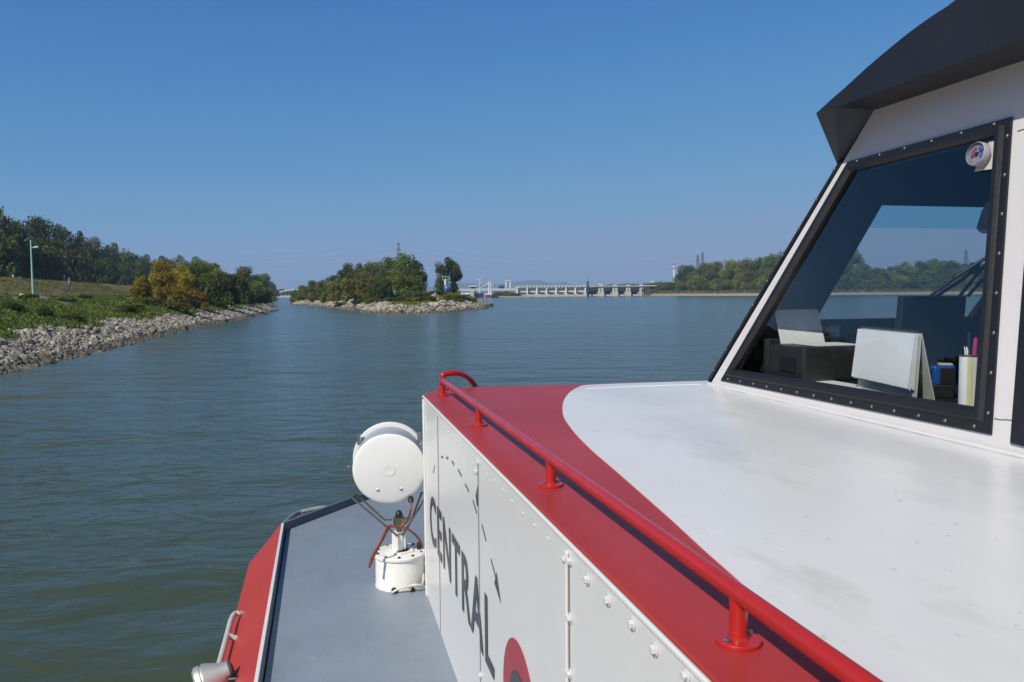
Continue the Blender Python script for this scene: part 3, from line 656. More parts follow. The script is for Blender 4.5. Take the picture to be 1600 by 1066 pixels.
# along the near bank
near = [(222, 430, 36, 10, 'leaf_yellow', 'bush', 'golden yellow bush at the left end of the yellow clump on the near bank'),
        (252, 409, 52, 11, 'leaf_yellow', 'round', 'tall golden yellow tree in the middle of the near bank'),
        (284, 415, 46, 10, 'leaf_yellow', 'round', 'golden yellow tree right of the tallest yellow tree'),
        (268, 448, 50, 7.5, 'leaf_orange', 'bush', 'rusty yellow bush at the foot of the yellow trees'),
        (238, 464, 44, 8, 'leaf_mid', 'bush', 'low green bush below the left yellow bush'),
        (277, 459, 46, 4.2, 'leaf_olive', 'bush', 'rounded olive green bush in front of the yellow trees near the stones'),
        (308, 453, 36, 4.6, 'leaf_orange', 'bush', 'rusty orange bush right of the rounded olive bush'),
        (312, 410, 46, 13, 'leaf_mid', 'round', 'fresh green tree right behind the yellow trees'),
        (336, 412, 40, 15, 'leaf_lime', 'round', 'yellow green tree topping the row right of the yellow trees'),
        (334, 428, 46, 5, 'leaf_dark', 'bush', 'wide dark green bushy tree beside the rusty orange bush'),
        (356, 424, 42, 5, 'leaf_dark', 'bush', 'dark green bushy tree in the middle of the near bank row'),
        (384, 417, 34, 10, 'leaf_olive', 'round', 'olive brown tree standing above the near bank row'),
        (376, 426, 34, 5, 'leaf_dark', 'bush', 'dark green bush under the olive brown tree'),
        (398, 428, 34, 5, 'leaf_dark', 'bush', 'dark green bush, third from the right end of the near bank row'),
        (412, 428, 26, 9, 'leaf_lime', 'round', 'yellow green tree near the right end of the near bank row'),
        (424, 441, 22, 5, 'leaf_dark', 'bush', 'last dark bush at the right end of the near bank row'),
        (391, 462, 17, 4, 'leaf_mid', 'bush', 'small green bush above the stones near the end of the near bank'),
        (346, 474, 20, 3.9, 'leaf_olive', 'bush', 'small olive bush above the stones below the dark trees'),
        (430, 452, 14, 3.6, 'leaf_mid', 'bush', 'small green bush on the very tip of the near bank'),
        (419, 462, 16, 3.2, 'leaf_dark', 'bush', 'low dark bush just left of the near bank tip'),
        (205, 474, 52, 6.5, 'leaf_mid', 'bush', 'wide low green bush at the grass edge left of the yellow clump')]
for k, (px, ty, wd, s_, lf, shp, lab) in enumerate(near):
    px_tree(bankpt(px, s_), px, ty, wd * 1.12, shp, lf, 'shrub' if shp == 'bush' else 'tree', lab, 'shrub' if shp == 'bush' else 'tree', 'trees and bushes along the near bank')
for k, Y in enumerate((176, 190, 207, 226, 248, 275, 310, 352, 400)):
    x = float(np.interp(Y, LS.p[:, 1], LS.p[:, 0])) - 3.6 - 0.6 * (k % 2)
    lf = ('leaf_dark', 'leaf_mid', 'leaf_olive')[k % 3]
    plant('shrub', f'{WORD[lf]} bush, {ORD[k]} behind the near bank tip along the side channel', 'shrub', 'bushes running back along the side channel', (x, Y, 1.0), (4.5, 5.5, 5.0, 6.5)[k % 4], 7 + k * 0.9, 'bush', M[lf], k, k * 1.3)
# island
def isl_pt(px, Y):
    x = col(px, Y); return Vector((x, Y, float(isl_z(np.array([x]), np.array([Y]))[0])))
it = [(462, 453, 16, 330, 'leaf_mid'), (474, 446, 18, 310, 'leaf_olive'), (488, 439, 24, 295, 'leaf_mid'), (504, 438, 24, 275, 'leaf_olive'), (520, 431, 28, 260, 'leaf_mid'), (541, 413, 36, 250, 'leaf_dark'), (563, 412, 36, 240, 'leaf_mid'), (585, 410, 36, 232, 'leaf_olive'), (608, 404, 38, 222, 'leaf_mid'), (631, 398, 46, 214, 'leaf_mid'), (650, 408, 34, 208, 'leaf_dark')]
for k, (px, ty, wd, Y, lf) in enumerate(it):
    px_tree(isl_pt(px, Y), px, ty, wd * 1.2, 'round', lf, 'tree', f'{WORD[lf]} tree, {ORD[k]} from the left along the skyline of the island wood', 'tree', 'skyline trees of the island wood')
it = [(470, 462, 22, 262, 'leaf_mid'), (490, 456, 24, 240, 'leaf_olive'), (508, 456, 24, 222, 'leaf_mid'), (528, 438, 36, 210, 'leaf_olive'), (552, 432, 40, 196, 'leaf_olive'), (575, 428, 38, 185, 'leaf_olive'), (598, 436, 38, 178, 'leaf_dark'), (622, 432, 42, 180, 'leaf_mid'), (645, 432, 40, 182, 'leaf_mid')]
for k, (px, ty, wd, Y, lf) in enumerate(it):
    px_tree(isl_pt(px, Y), px, ty, wd * 1.2, 'bush', lf, 'tree', f'{WORD[lf]} bushy tree, {ORD[k]} from the left at the water side of the island wood', 'tree', 'bushy trees at the water side of the island')
px_tree(isl_pt(701, 192), 701, 403, 50, 'round', 'leaf_dark', 'tree', 'lone round dark tree standing at the right end of the island', 'tree', None)
ib = [(560, 470, 22, 171), (583, 468, 26, 163), (608, 467, 26, 159), (630, 465, 28, 158), (654, 466, 26, 158), (664, 458, 22, 175), (685, 456, 30, 182), (699, 462, 24, 165), (720, 463, 26, 175), (735, 466, 22, 177), (650, 456, 26, 172), (532, 474, 20, 187)]
ib += [(672, 464, 24, 163), (711, 463, 24, 164), (643, 467, 22, 156)]; ib = [(a, b - 2.5, c * 1.15, d) for a, b, c, d in ib]; ib.sort()
for k, (px, ty, wd, Y) in enumerate(ib):
    lf = ('leaf_mid', 'leaf_dark', 'leaf_olive')[k % 3]
    px_tree(isl_pt(px, Y), px, ty, wd * 1.15, 'bush', lf, 'shrub', f'low {WORD[lf]} shrub, {ORD[k]} from the left above the island stones', 'shrub', 'low shrubs above the island stones')
# far bank on the right
fr = [(1022, 443, 20, 'leaf_mid'), (1036, 441, 22, 'leaf_lime'), (1052, 441, 22, 'leaf_mid'), (1073, 415, 30, 'leaf_dark'), (1098, 412, 36, 'leaf_mid'), (1120, 410, 36, 'leaf_olive'), (1145, 407, 34, 'leaf_lime'), (1166, 405, 36, 'leaf_olive'), (1186, 403, 36, 'leaf_mid'), (1206, 398, 38, 'leaf_mid'), (1226, 393, 40, 'leaf_olive'), (1250, 390, 44, 'leaf_mid'), (1276, 392, 44, 'leaf_mid'), (1302, 396, 40, 'leaf_mid'), (1326, 384, 38, 'leaf_mid'), (1348, 412, 34, 'leaf_mid'), (1370, 419, 36, 'leaf_olive'), (1392, 417, 34, 'leaf_olive'), (1413, 410, 36, 'leaf_lime'), (1436, 409, 38, 'leaf_mid'), (1458, 405, 40, 'leaf_lime'), (1482, 408, 38, 'leaf_mid'), (1506, 413, 36, 'leaf_olive'), (1530, 411, 40, 'leaf_mid'), (1558, 410, 40, 'leaf_olive'), (1588, 408, 40, 'leaf_mid')]
for k, (px, ty, wd, lf) in enumerate(fr):
    px_tree(rbank(px, 34 + 6 * (k % 3)), px, ty, wd * 1.25, 'round', lf, 'tree', f'{WORD[lf]} tree, {ORD[k]} from the left in the tall row on the far bank', 'tree', 'tall trees on the far bank')
k = 0
for px in range(1064, 1600, 18):
    lf = ('leaf_mid', 'leaf_olive', 'leaf_dark', 'leaf_mid', 'leaf_mid', 'leaf_olive')[k % 6]
    px_tree(rbank(px, 24 + 4 * (k % 2)), px, (436, 430, 440, 434)[k % 4] + random.uniform(-3, 3), 28, 'bush', lf, 'shrub', f'{WORD[lf]} bush, {ORD[k]} from the left in front of the far bank trees', 'shrub', 'bushes in front of the far bank trees')
    k += 1
# shrubs by the power station
for k, (px, ty, wd) in enumerate([(779, 455, 14), (788, 455, 16), (798, 456.5, 16), (808, 458, 14)]):
    px_tree(Vector((col(px, 545), 545, 1.0)), px, ty, wd * 1.2, 'bush', 'leaf_olive', 'shrub', f'dull green bush, {ORD[k]} from the left on the spit before the power station', 'shrub', 'bushes on the spit before the power station')
# far-off woods that read as one mass (and the bank wood abreast of the boat, out of the picture but mirrored in its windows)
def wood(name, label, spots, leafm, shape):
    Vs, Fs, Ts, o_ = [], [], [], 0
    for (x, y, z, h, wd) in spots:
        cm, _ = KINDS[shape][random.randrange(len(KINDS[shape]))]
        n = len(cm.vertices); co = np.empty(n * 3, np.float32); cm.vertices.foreach_get('co', co); co = co.reshape(-1, 3)
        tn = np.empty(n // 4, np.float32); cm.attributes['tint'].data.foreach_get('value', tn)
        a = random.uniform(0, 6.28); ca, sa = math.cos(a), math.sin(a)
        co = np.stack([(co[:, 0] * ca - co[:, 1] * sa) * wd + x, (co[:, 0] * sa + co[:, 1] * ca) * wd + y, co[:, 2] * h + z], 1)
        Vs.append(co); Fs.append(np.arange(n).reshape(-1, 4) + o_); Ts.append(tn); o_ += n
    return tag(link(name, fast_mesh(name, np.concatenate(Vs), np.concatenate(Fs), leafm, tint=np.concatenate(Ts))), label, kind='stuff')
sp = []
for px in np.arange(872, 1075, 7.5):
    Y = 1250 + random.uniform(-60, 60); ty = np.interp(px, [872, 920, 960, 1010, 1070], [452, 446.5, 443.5, 441.5, 440]) + random.uniform(-1, 1.5)
    sp.append((col(px, Y), Y, 0.6, at(px, ty, Y).z, 16))
wood('wood', 'distant dark green wood behind the weir', sp, M['leaf_mid'], 'bush')
sp = [(col(px, 1200), 1200, 0.6, at(px, 455 + random.uniform(-1, 1.5), 1200).z + 2, 14) for px in np.arange(405, 475, 7)]
wood('wood', 'hazy trees at the end of the side channel', sp, M['leaf_mid'], 'bush')
sp = []
for px in np.arange(1066, 1640, 7.0):
    p = rbank(px, 95 + random.uniform(-12, 12)); sp.append((p.x, p.y, p.z - 0.3, max(5, at(px, 428 + random.uniform(-5, 5), p.y).z - p.z), 15))
wood('wood', 'dense green undergrowth behind the far bank trees', sp, M['leaf_mid'], 'bush')
sp = []
for k in range(24):
    px = random.uniform(-60, 330); p = bankpt(px, random.uniform(4.5, 16)); h_ = random.uniform(0.35, 1.05) * (1 if random.random() < .8 else 1.5); sp.append((p.x, p.y, p.z - 0.05, h_, h_ * random.uniform(1.2, 2.6)))
wood('brambles', 'low dark brambles among the weeds on the near bank', sp, M['leaf_bramble'], 'bush')
sp = [(-66 - random.uniform(0, 14) - max(0, y - 30) * 0.1, y, 4.0, random.uniform(6.5, 10.0), random.uniform(6, 9)) for y in np.arange(-30, 88, 2.6)]
wood('wood', 'dark wood on the near bank abreast of the boat', sp, M['leaf_dark'], 'bush')

# ------------------------------------------------------------------ things on the near bank
lp = bankpt(52, 20); lp.z = lz(20)
lamp = thing('street_lamp', 'slim mint green lamp post with a single flat arm on the near bank', 'lamp post', lp, 0)
lh = at(48, 375, lp.y).z - lp.z
MB().tube([(0, 0, -0.2), (0, 0, lh * 0.35), (0, 0, lh)], [0.13, 0.11, 0.075], 12).build('pole', M['mint'], lamp, smooth=40)
ah = lh * 0.86
MB().tube([(0, 0, ah), (0.35, -0.1, ah + 0.05), (0.5, -0.14, ah + 0.06)], 0.045, 8).build('arm', M['mint'], lamp, smooth=40)
MB().lathe([(0.02, 0), (0.12, 0.05), (0.13, 0.4), (0.09, 0.62), (0.01, 0.68)], 12, axis_mx((1, -0.28, 0.02)), (0.42, -0.12, ah + 0.07)).build('lamp_head', M['mint'], lamp, smooth=50)
pth = MB(); pv = []
pts = smooth_path([bankpt(62, 21), bankpt(78, 30), bankpt(92, 37), bankpt(100, 42), bankpt(104, 47.5), bankpt(112, 52)], 8)
for i_, p in enumerate(pts):
    t = (pts[min(i_ + 1, len(pts) - 1)] - pts[max(i_ - 1, 0)]); t.z = 0; t.normalize(); nn = Vector((-t.y, t.x, 0)) * 0.9
    for s_ in (-1, 1):
        q = p + nn * s_; pv.append((q.x, q.y, lz(LS.dist(q.x, q.y)) + 0.12))
pth.add(pv, [(2 * k, 2 * k + 1, 2 * k + 3, 2 * k + 2) for k in range(len(pts) - 1)])
tag(pth.build('path', M['path']), 'trodden path climbing the dike', kind='structure')
# person walking on the path
pp = bankpt(109, 44); pp.z += 0.1
def person(name, label, loc, rz, mats):
    me = bpy.data.meshes.new('person'); bm = bmesh.new()
    J = {'pel': (0, 0, .93), 'wst': (0, 0, 1.08), 'chs': (0, .01, 1.34), 'nck': (0, .02, 1.50), 'hd': (0, .04, 1.62), 'top': (0, .04, 1.76),
         'hl': (-.1, 0, .88), 'kl': (-.1, .14, .50), 'al': (-.1, .08, .09), 'tl': (-.1, .22, .03), 'hr': (.1, 0, .88), 'kr': (.1, .0, .48), 'ar': (.1, -.22, .12), 'tr': (.1, -.1, .03),
         'sl': (-.19, .01, 1.42), 'el': (-.25, -.08, 1.14), 'wl': (-.25, .04, .90), 'fl': (-.25, .08, .80), 'sr': (.19, .01, 1.42), 'er': (.25, .0, 1.13), 'wr': (.24, .16, .93), 'fr': (.24, .22, .85)}
    Rr = {'pel': .15, 'wst': .13, 'chs': .16, 'nck': .06, 'hd': .1, 'top': .07, 'hl': .1, 'hr': .1, 'kl': .065, 'kr': .065, 'al': .045, 'ar': .045, 'tl': .04, 'tr': .04, 'sl': .07, 'sr': .07, 'el': .048, 'er': .048, 'wl': .035, 'wr': .035, 'fl': .03, 'fr': .03}
    E = [('pel', 'wst'), ('wst', 'chs'), ('chs', 'nck'), ('nck', 'hd'), ('hd', 'top'), ('pel', 'hl'), ('hl', 'kl'), ('kl', 'al'), ('al', 'tl'), ('pel', 'hr'), ('hr', 'kr'), ('kr', 'ar'), ('ar', 'tr'), ('chs', 'sl'), ('sl', 'el'), ('el', 'wl'), ('wl', 'fl'), ('chs', 'sr'), ('sr', 'er'), ('er', 'wr'), ('wr', 'fr')]
    ks = list(J); me.from_pydata([J[k] for k in ks], [(ks.index(a), ks.index(b)) for a, b in E], [])
    tmp = bpy.data.objects.new('person', me); C.objects.link(tmp)
    tmp.modifiers.new('skin', 'SKIN'); sd_ = tmp.modifiers.new('sub', 'SUBSURF'); sd_.levels = sd_.render_levels = 1
    for k, v in zip(ks, me.skin_vertices[0].data): v.radius = (Rr[k], Rr[k] * (0.75 if k in ('pel', 'wst', 'chs') else 1)); v.use_root = k == 'pel'
    bpy.context.view_layer.update()
    ev = tmp.evaluated_get(bpy.context.evaluated_depsgraph_get()); m2 = bpy.data.meshes.new_from_object(ev)
    bpy.data.objects.remove(tmp)
    m2.materials.clear()
    for x in mats: m2.materials.append(x)
    for f in m2.polygons:
        c = f.center; f.use_smooth = True
        f.material_index = 3 if c.z > 1.70 or (c.z > 1.6 and c.y < 0.0) else 0 if c.z > 1.52 or (abs(c.x) > .19 and c.z < 1.05) else 1 if c.z > .95 else 2
    o = link(name, m2); o.location = loc; o.rotation_euler = (0, 0, rz); return o
o = person('person', 'person in a blue top and pale trousers walking up the dike path', pp, R(-20), [M['skin'], M['shirt'], M['trousers'], M['hair']])
tag(o, 'person in a blue top and pale trousers walking up the dike path', 'person')
q = bankpt(102, 50); q.z = lz(50)
o = person('person', 'x', q, R(-10), [M['skin'], M['shorts'], M['shorts'], M['hair']])
tag(o, 'person in dark clothes farther up the dike path by the wood', 'person')
q = bankpt(102.5, 30)
t = MB().tube([(0, 0, -0.1), (0, 0, 2.1)], 0.04, 8).lathe([(0.05, 2.1), (0.03, 2.16)], 8).build('marker_post', M['bronze']); t.location = q
tag(t, 'thin grey post beside the dike path', 'post')
q = bankpt(34, 21)
t = MB().lathe([(0.05, -0.1), (0.05, 0.15), (0.24, 0.18), (0.28, 0.30), (0.2, 0.44), (0.02, 0.48)], 14).build('ground_marker', M['yellow'], smooth=50); t.location = q
tag(t, 'small yellow marker on the grass left of the lamp post', 'marker')
for k, (px, hh) in enumerate([(22, 0.9), (29, 0.55), (33, 0.55)]):
    q = bankpt(px, 50)
    t = MB().box((0, 0, hh / 2 - 0.05), (0.35, 0.25, hh)).build('stone_post', M['concrete'], bevel=0.03); t.location = q
    tag(t, ['tallest pale stone post on the dike crest at the far left', 'short pale stone post beside the tallest one on the dike', 'rightmost short pale stone post on the dike crest'][k], 'post', 'stone posts on the dike crest')
def stairs(name, label, a, b, wd, n):
    mb = MB(); a, b = Vector(a), Vector(b)
    for k in range(n):
        p0, p1 = a.lerp(b, k / n), a.lerp(b, (k + 1) / n)
        mb.bar((p0.x, p0.y, p1.z - 0.02), (p1.x, p1.y, p1.z - 0.02), wd, 0.25)
    return tag(mb.build(name, M['concrete_dark']), label, 'steps', 'concrete steps on the near bank')
def bp3(px, s_, dz=0.15): p = bankpt(px, s_); p.z = lz(s_) + dz; return p
stairs('steps', 'straight concrete steps through the weeds below the lamp post', bp3(108, 10.0, 0.22), bp3(66, 17.5, 0.2), 0.5, 14)
stairs('steps', 'low concrete ledge in the weeds left of the lamp steps', bp3(44, 16.5, 0.22), bp3(24, 16.2, 0.22), 0.4, 4)
def ramp(label, a, b, wd):
    mb = MB(); mb.bar(a, b, wd, 0.16)
    for k in range(1, 6): p = Vector(a).lerp(Vector(b), k / 6); mb.bar(p + Vector((-.02, 0, .085)), p + Vector((.02, .02, .085)), wd * 0.9, 0.02)
    tag(mb.build('ramp', M['concrete_dark'], bevel=0.03), label, 'ramp', 'concrete ramps on the near bank')
ramp('narrow concrete ramp crossing the stones in the middle of the near bank', bp3(214, 0.8, 0.12), bp3(163, 4.2, 0.14), 0.75)
ramp('narrow concrete ramp crossing the stones at the left picture edge', bp3(26, 0.6, 0.10), bp3(-14, 3.4, 0.12), 0.6)

# ------------------------------------------------------------------ things on the island
mp = isl_pt(698, 184)
mast = thing('signal_mast', 'mint green signal mast with a blue square board on the island', 'signal mast', mp, 0)
top = at(696, 432, 184).z - mp.z; sxx = 184 / FPX
MB().tube([(-0.25, 0, -0.3), (-0.25, 0, top * 0.84)], 0.30, 10).build('column', M['white_far'], mast, smooth=40)
for dx in (0.35, 0.75): MB().tube([(dx, 0.2, -0.3), (dx, 0.2, top * 0.95)], 0.075, 8).build('post', M['mint'], mast, smooth=40)
fm = MB()
z0, z1 = top * 0.80, top * 1.0
for a, b in (((-0.95, 0, z0), (0.75, 0, z0)), ((-0.95, 0, z1), (0.75, 0, z1)), ((-0.95, 0, z0), (-0.95, 0, z1)), ((0.75, 0, z0), (0.75, 0, z1)), ((-0.2, 0, z0), (-0.2, 0, z1)), ((-1.25, 0, z1 + .1), (-0.95, 0, z1))): fm.bar(a, b, 0.10, 0.10)
fm.bar((0.3, 0, z0 - .6), (1.2, 0, z0 - .6), 0.09, 0.09)
fm.build('signal_frame', M['mint'], mast)
sg = MB().box((-0.1, -0.45, top * 0.40), (1.25, 0.06, 1.0)).build('sign_board', M['sign_blue'], mast)
MB().box((-0.1, -0.50, top * 0.40), (0.22, 0.03, 0.5)).build('sign_mark', M['white_far'], sg)
gp = isl_pt(617, 178)
bx = thing('green_box', 'small mint green cabinet among the island bushes', 'cabinet', (gp.x, gp.y, gp.z), 0)
zt = at(617, 453.5, 178).z - gp.z
MB().box((0, 0, zt - 0.5), (0.62, 0.5, 1.0)).build('housing', M['mint'], bx, bevel=0.03)
MB().tube([(0, 0, -0.2), (0, 0, zt - 0.98)], 0.08, 8).build('post', M['pylon'], bx)
MB().box((0, 0, zt + 0.05), (0.72, 0.6, 0.10)).build('lid', M['mint'], bx, bevel=0.02)
gp = isl_pt(658, 188); zt = at(658, 443.5, 188).z - gp.z
gl = thing('globe_lamp', 'short lamp post with a white globe beside the big island tree', 'lamp post', gp)
MB().tube([(0, 0, -0.2), (0, 0, zt - 0.2)], 0.06, 8).build('pole', M['pylon'], gl, smooth=40)
MB().lathe([(0.05, -0.22), (0.2, -0.12), (0.24, 0.0), (0.2, 0.13), (0.03, 0.24)], 14, loc=(0, 0, zt)).build('globe', M['white_far'], gl, smooth=60)
gp = isl_pt(648, 180)
t = MB().slab([[(-1.2, 0, 0), (1.1, 0, 0), (0.95, 0, 1.75), (0.1, 0, 1.55)]], (0, -1, 0), 2.0).build('concrete_block', M['concrete'], bevel=0.04); t.location = gp
tag(t, 'grey concrete block with a sloping side on the island', 'block')
hp_ = isl_pt(681, 170)
P = np.stack([hp_.x + rng.normal(0, 0.9, 220), hp_.y + rng.normal(0, 0.7, 220), np.full(220, hp_.z)], 1)
P[:, 2] += np.clip(1.9 - 1.3 * np.hypot(P[:, 0] - hp_.x, P[:, 1] - hp_.y), 0, 2) * rng.random(220)
o = rocks('stone_heap', P, 0.30, 'heap of pale stones between the island bushes'); o['kind'] = 'stuff'

# ------------------------------------------------------------------ power station, weir, lock, far away
def P2(px, py, Y): return at(px, py, Y)
def wbox(mb, x0, x1, y0, y1, Y, depth, mi=0):   # a box whose front fills a picture rectangle Y metres ahead, standing at its true distance
    a, b = P2(x0, y1, Y), P2(x1, y0, Y); z0 = max(a.z, -2.0) if y1 < 461.5 else -2.0
    mb.box(((a.x + b.x) / 2, Y + depth / 2, (z0 + b.z) / 2), (abs(b.x - a.x), depth, b.z - z0), mi=mi); return mb
YD = 600
ph = thing('powerhouse', 'long white river power station with pillars and dark openings', 'power station', (col(860, YD), YD, 0))
def part(mb, name, mat_, root, **kw):
    o = mb.build(name, mat_, None, **kw); o.parent = root; o.matrix_parent_inverse = root_inv(root); return o
def root_inv(root):
    return (Matrix.Translation(root.location) @ root.rotation_euler.to_matrix().to_4x4()).inverted()
part(wbox(MB(), 806, 917, 450, 462.5, YD + 2.5, 24), 'back_wall', M['concrete'], ph)
part(wbox(wbox(MB(), 805, 917.5, 447.2, 449.4, YD - 0.2, 26), 806, 917, 449.4, 450.4, YD + 0.3, 24), 'roof_slab', M['white_far'], ph)
part(wbox(MB(), 808, 917, 458.6, 466, YD - 7, 14), 'base_ledge', M['concrete'], ph)
part(wbox(MB(), 807, 917, 451.7, 452.7, YD + 2.1, 1.0), 'window_band', M['navy'], ph)
part(wbox(MB(), 807, 917, 454.6, 456.8, YD + 1.9, 1.2), 'wall_band', M['white_far'], ph)
part(wbox(MB(), 807, 917, 457.0, 458.0, YD + 2.2, 1.0), 'dark_wall_strip', M['concrete_dark'], ph)  # narrow dark strip set on the back wall
for px in (808, 823.6, 838.8, 854, 869, 884.3, 899, 914.5):
    part(wbox(MB(), px - 0.9, px + 0.9, 449.6, 461, YD - 1, 8), 'pillar', M['white_far'], ph)
for px in (818, 831, 847, 862, 877, 892, 907):
    mb = MB(); a = P2(px, 459.4, YD - 7.2); ring = [(a.x + 2.2 * math.cos(th), YD - 7.35, a.z + 0.75 * math.sin(th)) for th in np.linspace(0, math.pi, 11)]
    part(mb.slab([ring], (0, -1, 0), 0.8), 'opening', M['navy'], ph)
for px in np.arange(812, 917, 5.6):
    part(wbox(MB(), px, px + 2.2, 446.1, 447.3, YD - 1, 5), 'roof_unit', M['white_far'], ph)
wr = thing('weir', 'white weir bridge on thick concrete piers with teal gates', 'weir', (col(970, YD), YD, 0))
part(wbox(wbox(MB(), 918, 1026, 446.2, 448.0, YD - 2, 10), 918, 1024, 448.0, 449.2, YD, 7), 'bridge_deck', M['white_far'], wr)
part(wbox(wbox(MB(), 918, 1004, 449.6, 451.2, YD + 4, 2), 918, 1004, 451.2, 463, YD + 11, 2), 'beam_and_recess_sheet', M['navy'], wr)  # beam, plus a dark sheet whose colour stands in for the shaded recess
for a, b in ((935, 943), (957, 965), (978, 985), (999.5, 1005)):
    mb = wbox(MB(), a, b, 449.0, 466, YD - 1, 9); wbox(mb, a - 0.5, b + 1.2, 456.5, 466, YD - 6, 14)
    part(mb, 'pier', M['concrete'], wr); 
    part(wbox(MB(), a + 2.6, a + 3.4, 449.5, 457, YD - 1.6, 1), 'pier_groove', M['concrete_dark'], wr)
    part(wbox(MB(), a + 1.5, b - 0.5, 445.2, 446.3, YD - 1, 5), 'hoist_house', M['white_far'], wr)
for a, b in ((920, 934), (944, 956), (966, 977), (986, 999)):
    part(wbox(MB(), a, b, 453.4, 456.6, YD + 5, 1.2), 'gate', M['teal'], wr)
    part(wbox(MB(), a + 1, b, 460.0, 466, YD + 2, 4), 'sill', M['concrete'], wr)
part(wbox(wbox(MB(), 1004, 1006, 449, 466, YD, 3), 1008, 1013, 451, 460, YD + 4, 4), 'end_support', M['concrete'], wr)
part(wbox(MB(), 1010, 1026, 452, 453, YD + 3, 2), 'side_stair', M['white_far'], wr)
for k, (px, y0) in enumerate(((1004.3, 452), (1010.6, 452.5), (1013.4, 452), (1015.6, 453))):
    a, b = P2(px, 463, YD - 14), P2(px, y0, YD - 14)
    t = MB().tube([(0, 0, -3), (0, 0, b.z)], [0.48, 0.45], 10).lathe([(0.5, b.z), (0.5, b.z + 0.3)], 10).build('mooring_pile', M['brown'], smooth=40); t.location = (a.x, YD - 14, 0)
    tag(t, ['brown mooring pile standing alone left of the three others at the weir end', 'first of three brown mooring piles at the weir end', 'middle of three brown mooring piles at the weir end', 'rightmost brown mooring pile at the weir end'][k], 'mooring pile', 'mooring piles at the weir end')
ms = thing('lattice_mast', 'dark mast with a platform where power station and weir meet', 'mast', (col(918, YD), YD - 3, 0))
a = P2(918.3, 433, YD - 3); b = P2(918.3, 439.5, YD - 3)
part(MB().tube([(a.x, YD - 3, 0), (a.x, YD - 3, b.z)], [0.7, 0.55], 8), 'shaft', M['navy'], ms)
part(MB().tube([(a.x, YD - 3, b.z - .1), (a.x, YD - 3, a.z + 2)], 0.10, 6), 'antenna', M['pylon'], ms)
mb = MB()
for yy in (440, 443, 446): p = P2(918.3, yy, YD - 3); mb.box((p.x, YD - 3, p.z), (1.7, 1.7, 0.35))
part(mb, 'platform', M['navy'], ms)
# lock and its bridge
YL = 520
lb = thing('lock_bridge', 'low white road bridge running over the ship lock to the power station', 'bridge', (col(760, YL), YL + 30, 0))
part(wbox(MB(), 706, 806, 452.2, 454.4, YL + 40, 8), 'deck', M['white_far'], lb)
part(wbox(MB(), 706, 806, 451.2, 451.6, YL + 41, 0.3), 'railing', M['white_far'], lb)
for px in (712, 719, 742, 773, 797, 804): part(wbox(MB(), px - 1, px + 1, 454, 468, YL + 42, 5), 'pillar', M['white_far'], lb)
lk = thing('ship_lock', 'concrete lock entrance with dark blue gate between pale walls', 'lock', (col(750, YL), YL, 0))
part(wbox(MB(), 735, 740, 456.3, 470, YL, 40), 'wall', M['concrete'], lk)
part(wbox(MB(), 739.5, 758, 458, 470, YL + 30, 3), 'gate', M['navy'], lk)
part(wbox(MB(), 714, 735, 460, 470, YL + 15, 20), 'basin_wall', M['navy'], lk)
part(wbox(MB(), 716, 734, 457.6, 460.1, YL + 16, 6), 'quay_shed', M['white_far'], lk)
gd = thing('guide_pier', 'white lock guide pier with a wide rust red band', 'pier', (col(763, YL), YL - 4, 0))
part(wbox(MB(), 757, 769, 458.6, 470, YL - 5, 30), 'body', M['white_far'], gd)
part(wbox(MB(), 757.8, 769.2, 460.6, 464.4, YL - 5.3, 29), 'band', M['rust'], gd)
part(wbox(MB(), 769.6, 775, 458.0, 470, YL - 3, 20), 'fender_wall', M['navy'], gd)
part(wbox(MB(), 769.8, 774.5, 455.8, 457.9, YL - 2, 4), 'cabin', M['teal'], gd)
sp_ = MB(); 
for k, px in enumerate(np.linspace(774, 822, 13)): pass
a0 = P2(774, 466, 540)
sv = []
for px in np.linspace(772, 822, 14):
    sv += [(col(px, 525), 525, -0.6), (col(px, 530), 531, 0.5), (col(px, 545), 548, 1.1), (col(px, 575), 578, 1.1)]
sf = [(i * 4 + j, i * 4 + 4 + j, i * 4 + 5 + j, i * 4 + 1 + j) for i in range(13) for j in range(3)]
tag(MB().add(sv, sf).build('gravel_spit', M['gravel'], smooth=60), 'pale gravel spit before the power station', kind='structure')
dk = thing('derrick', 'white portal tower with slanting stays above the lock', 'crane', (col(765, YL), YL + 20, 0))
Y = YL + 20
for px in (763.6, 766.4): part(MB().tube([P2(px, 470, Y).xy.to_3d() + Vector((0, 0, 0)), P2(px, 440.5, Y)], [0.42, 0.32], 8), 'leg', M['white_far'], dk)
part(wbox(MB(), 763.2, 767, 440, 441.5, Y - .5, 1.2), 'head_beam', M['white_far'], dk)
part(MB().tube([P2(763.5, 442, Y), P2(750.5, 450.5, Y)], 0.18, 6), 'stay', M['white_far'], dk)
part(MB().tube([P2(766.6, 442.5, Y), P2(772, 451, Y)], 0.14, 6), 'stay', M['white_far'], dk)
ch = thing('control_tower', 'cream lock control house with a wide flat roof', 'control tower', (col(739, YL), YL + 60, 0)); Y = YL + 60
part(wbox(MB(), 735.5, 743, 447.6, 470, Y, 6), 'wall', M['concrete'], ch); part(wbox(MB(), 733, 745, 446.4, 448, Y - 2, 10), 'roof', M['white_far'], ch)
part(wbox(MB(), 735.0, 743.5, 448.6, 449.6, Y - .3, 6.4), 'window', M['navy'], ch)
gc = thing('gantry_crane', 'white gantry crane on the power station deck', 'crane', (col(794, YD), YD, 0)); Y = YD + 4
for px in (790.6, 797): part(wbox(MB(), px - 0.9, px + 0.7, 438.6, 451, Y, 2), 'leg', M['white_far'], gc)
part(wbox(MB(), 789.6, 798.6, 438, 439.2, Y - .6, 3), 'beam', M['white_far'], gc)
